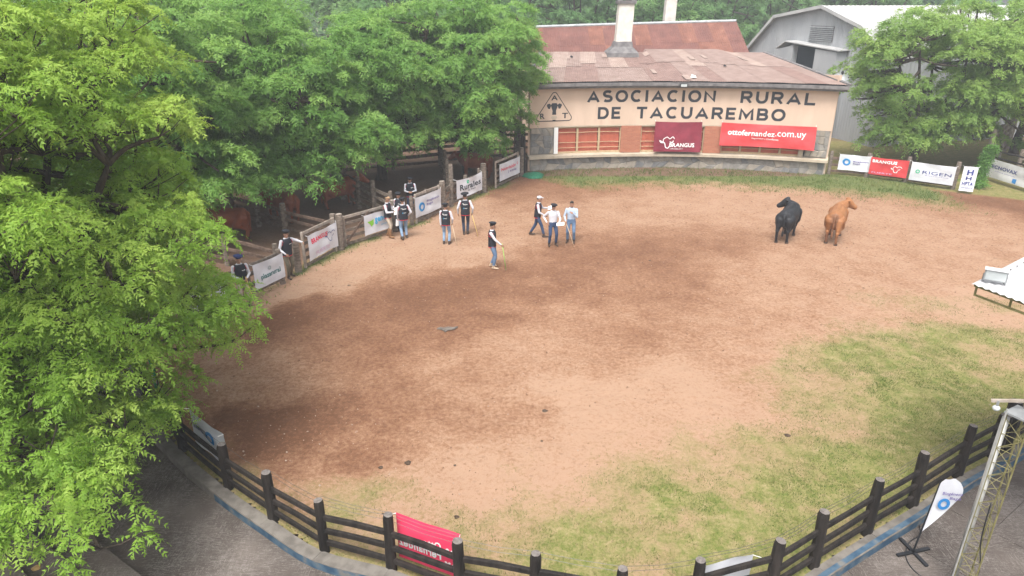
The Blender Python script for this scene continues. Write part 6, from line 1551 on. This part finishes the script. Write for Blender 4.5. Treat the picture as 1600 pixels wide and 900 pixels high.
# feather flag on a cross foot
ff = thing('feather_flag', (7.18, 9.45, PZ), 'white feather flag with blue round logo on a black cross foot', 'flag')
for a in (0.25, 1.75):
    b = MB(); c_, s_ = math.cos(a), math.sin(a); b.beam((7.18 - .34 * c_, 9.45 - .34 * s_, PZ + .03), (7.18 + .34 * c_, 9.45 + .34 * s_, PZ + .03), .06, .035); b.build('foot', 'black_plastic', ff)
def fpole(t): return np.array([7.18 + .16 * t, 9.45 + .05 * t, PZ + .05 + 1.55 * t])
b = MB(); b.tube([fpole(0), fpole(.5), fpole(1)], [.018, .014, .010], 6); b.build('pole', 'black_plastic', ff)
fdx = np.array([.92, -.12, 0]); fdx /= np.linalg.norm(fdx); fdn = np.array([-.12, -.99, 0])
prof_f = [(0.28, .0, .02), (0.40, .0, .10), (.55, .0, .20), (.70, 0, .30), (.80, .0, .37), (.88, .0, .36), (.95, .01, .30), (1.0, .05, .20)]
def fpt(h, u, o=0.0): # h 0..1 up, u 0..1 across
    lo = np.interp(h, [p[0] for p in prof_f], [p[1] for p in prof_f]); hi = np.interp(h, [p[0] for p in prof_f], [p[2] for p in prof_f])
    return fpole(h) + fdx * (lo + (hi - lo) * u) * 1.15 + fdn * (.02 * math.sin(7 * h + 4 * u) + o)
b = MB(); rows = [[fpt(.28 + .72 * j / 16, i / 6) for i in range(7)] for j in range(17)]
b.rings(rows, cap=(False, False), close=False); b.rings([[q - fdn * .004 for q in r][::-1] for r in rows], cap=(False, False), close=False); b.build('sail', 'white_cloth', ff, smooth=True)
b = MB(); vs = []; n_ = 22
for a in np.linspace(0, 2 * math.pi, n_, endpoint=False):
    for q in (1, .5): vs.append(fpole(.69) + fdx * (.14 + .085 * q * math.cos(a)) * 1.15 + np.array([0, 0, .12 * q * math.sin(a)]) + fdn * .045)
b.add(vs, [(2 * i, 2 * ((i + 1) % n_), 2 * ((i + 1) % n_) + 1, 2 * i + 1) for i in range(n_)]); b.build('emblem', 'print_blue', ff)
for s2, h0, h1, u0, u1 in (('Biogénesis', .80, .85, .08, .40), ('Bagó', .745, .79, .22, .40)):
    V, F, _ = text_polys(s2, .015); b = MB(); b.add([fpole(h0 + (h1 - h0) * y_) + fdx * (u0 + (u1 - u0) * x_) + fdn * .045 for x_, y_ in V], F); b.build('lettering', 'print_violet', ff)

# ================================================================== SMALL THINGS
def lump(name, label, x, y, r, m, cat, group=None, flat=.45, seed=0, z=None):
    rs2 = np.random.default_rng(seed); b = MB(); z = ground_z(x, y) if z is None else z; rg = []
    for j, ph in enumerate(np.linspace(-.2, 1.35, 6)):
        rg.append([(x + r * math.cos(ph) * math.cos(a) * (1 + .35 * math.sin(3 * a + seed) * rs2.uniform(.3, 1)), y + r * math.cos(ph) * math.sin(a) * rs2.uniform(.75, 1.2), z + r * flat * math.sin(ph) * rs2.uniform(.75, 1.2)) for a in np.linspace(0, 2 * math.pi, 11, endpoint=False)])
    b.rings(rg); return tag(b.build(name, m, None, smooth=True, origin=(x, y, z)), label, cat, group)
for i, (x, y) in enumerate([(-2.46, 10.35), (-1.05, 10.25), (.78, 13.9), (.66, 12.7), (-2.75, 11.75), (-2.2, 11.9), (4.9, 24.0), (5.2, 24.2), (6.2, 12.9), (8.4, 26.6), (12.0, 21.5), (-5.6, 21.7), (-1.2, 11.8)]):
    lump('dung_clump', 'small dark dung clump lying on the arena soil', x, y, .03 + .02 * (i % 3), 'dung', 'dung', 'dung clumps', .4, i)
b = MB(); zr = ground_z(-1.95, 18.3) + .03
pts = [(-.30, -.02), (-.12, -.10), (-.02, -.24), (.06, -.12), (.24, -.05), (.34, .12), (.20, .06), (.05, .10), (-.10, .02), (-.22, .08)]
b.rings([[(-1.95 + p, 18.3 + q, zr) for p, q in pts], [(-1.95 + p * .9, 18.3 + q * .9, zr + .03) for p, q in pts]]); tag(b.build('rag', 'rag_grey', None, origin=(-1.95, 18.3, zr)), 'torn grey rag lying on the dirt in the middle of the ring', 'rag')
lump('green_net', 'crumpled dark green net at the building left corner', 1.25, 37.75, .62, 'net_green', 'net', None, .35, 5)
lump('bundle', 'dark navy bundle on the upper terrace step at the left edge', -8.95, 7.55, .22, 'hat_navy', 'bag', None, 1.4, 2, PZ + 1.2)
lump('dry_leaf', 'curled dry leaf on the terrace step', -7.75, 8.5, .07, 'dry_leaf', 'leaf', None, .3, 3, PZ + .602)
# pebbles and crumbs: nobody could count them
rs = np.random.default_rng(17); b = MB()
V_, F_ = [], []
for i in range(900):
    if i < 80: x, y = rs.normal(-4.9, 1.1), rs.normal(13.0, .9)
    else: x, y = rs.uniform(-9, 20), rs.uniform(9, 34)
    if y < np.interp(x, gx, line_y) + .3: continue
    if y > 20 and x < np.interp(y, [f[1] for f in FENCE_LEFT], [f[0] for f in FENCE_LEFT]) + .2: continue
    r = rs.uniform(.008, .022) * (1.6 if i < 25 else 1); z = ground_z(x, y) + r * .3; k = len(V_)
    V_ += [(x + r, y, z), (x - r * .9, y + r * .3, z), (x, y + r, z), (x + .1 * r, y - r, z), (x, y, z + r * .8), (x, y, z - r)]
    F_ += [tuple(k + q for q in f) for f in ((0, 2, 4), (2, 1, 4), (1, 3, 4), (3, 0, 4), (2, 0, 5), (1, 2, 5), (3, 1, 5), (0, 3, 5))]
b.add(V_, F_); tag(b.build('pebbles', 'pebble'), 'pale pebbles strewn over the ring soil', 'pebbles', kind='stuff')

# crumbs of turned soil over the trampled parts
rs = np.random.default_rng(23); X = rs.uniform(-9, 24, 26000); Y = 9 + 26 * rs.uniform(0, 1, 26000) ** 1.5
d_, g_, l_, p_ = soil_masks(X, Y); ok = (rs.uniform(0, 1, len(X)) < .10 + .55 * d_) & (g_ < .5) & (p_ < .1) & (Y > np.interp(X, gx, line_y) + .3) & (np.hypot(X - FC[0], Y - FC[1]) < FR - .5)
X, Y = X[ok], Y[ok]; n_ = len(X); ii = np.clip(np.searchsorted(gx, X), 0, nx - 1); jj = np.clip(np.searchsorted(gy, Y), 0, ny - 1); Z = GZ[jj, ii]
r = rs.uniform(.008, .026, n_) * (.75 + Y / 45); a = rs.uniform(0, 6.28, n_); P = np.stack([X, Y, Z - .004], 1); tri = []
C3 = [P + np.stack([np.cos(a + k * 2.094) * r, np.sin(a + k * 2.094) * r * 1.2, 0 * r], 1) for k in range(3)]; TP = P + np.stack([r * .2, 0 * r, r * rs.uniform(.6, 1.1, n_)], 1)
Q = np.concatenate([np.stack([C3[k], C3[(k + 1) % 3], TP], 1) for k in range(3)])
me = quad_mesh('soil_crumbs', Q, 3, ['clod']); o = bpy.data.objects.new('soil_crumbs', me); COL.objects.link(o); tag(o, 'dark crumbs of turned soil on the trampled ring', 'soil', kind='stuff')

# grass blades
def grass_field(name, label, n, xr, yr, mode, seed, hmin, hmax, wid):
    rs = np.random.default_rng(seed); X = rs.uniform(*xr, n); Y = rs.uniform(*yr, n)
    d_, g_, l_, p_ = soil_masks(X, Y); prob = np.clip((g_ - .25) * 1.5, 0, 1) * (1 - p_) if mode == 'ring' else np.clip(l_, 0, 1)
    ok = (rs.uniform(0, 1, n) < prob * np.clip((fbm(X, Y, 2.2, 61) - .25) * 2.2, 0.1, 1)) & (Y > np.interp(X, gx, line_y) + .0)
    X, Y, l_, g_ = X[ok], Y[ok], l_[ok], g_[ok]; m = len(X)
    ii = np.clip(np.searchsorted(gx, X), 0, nx - 1); jj = np.clip(np.searchsorted(gy, Y), 0, ny - 1); Z = GZ[jj, ii] - .01
    a = rs.uniform(0, 6.28, m); h = rs.uniform(hmin, hmax, m); w = wid * rs.uniform(.7, 1.3, m); ln = rs.uniform(.2, 1.0, m) * h; la = rs.uniform(0, 6.28, m)
    P = np.stack([X, Y, Z], 1); s = np.stack([np.cos(a), np.sin(a), 0 * a], 1) * w[:, None]; tip = P + np.stack([np.cos(la) * ln, np.sin(la) * ln, h], 1)
    T = np.stack([P - s, P + s, tip], 1)
    tn = np.clip(fbm(X, Y, 1.3, 71) * 1.5 - .25 + rs.uniform(-.25, .3, m) - l_ * .25, 0, 1)
    me = quad_mesh(name, T, 3, ['grass_blade'], tn); o = bpy.data.objects.new(name, me); COL.objects.link(o); tag(o, label, 'grass', kind='stuff')
    print(name, m)
grass_field('grass', 'short patchy grass on the near side of the ring', 800000, (-7.5, 17), (8, 22), 'ring', 1, .02, .06, .006)
grass_field('grass_belt', 'greener grass belt along the back fences and the building', 160000, (-9, 24), (20, 40), 'lush', 2, .05, .16, .014)

# ================================================================== HAZE
m, nt = new_mat('haze_air'); MATS['haze_air'] = m
out = N(nt, 'ShaderNodeOutputMaterial'); pv = N(nt, 'ShaderNodeVolumePrincipled')
pv.inputs['Color'].default_value = (0.90, 0.94, 1.0, 1); pv.inputs['Density'].default_value = 0.0020; pv.inputs['Anisotropy'].default_value = 0.2
nt.links.new(pv.outputs[0], out.inputs['Volume'])
b = MB(); b.hexa([(-160, -20, -1.3), (160, -20, -1.3), (160, 180, -1.3), (-160, 180, -1.3)], [(-160, -20, 24), (160, -20, 24), (160, 180, 24), (-160, 180, 24)])
tag(b.build('haze', 'haze_air'), 'thin pale haze in the air', 'haze', kind='stuff')
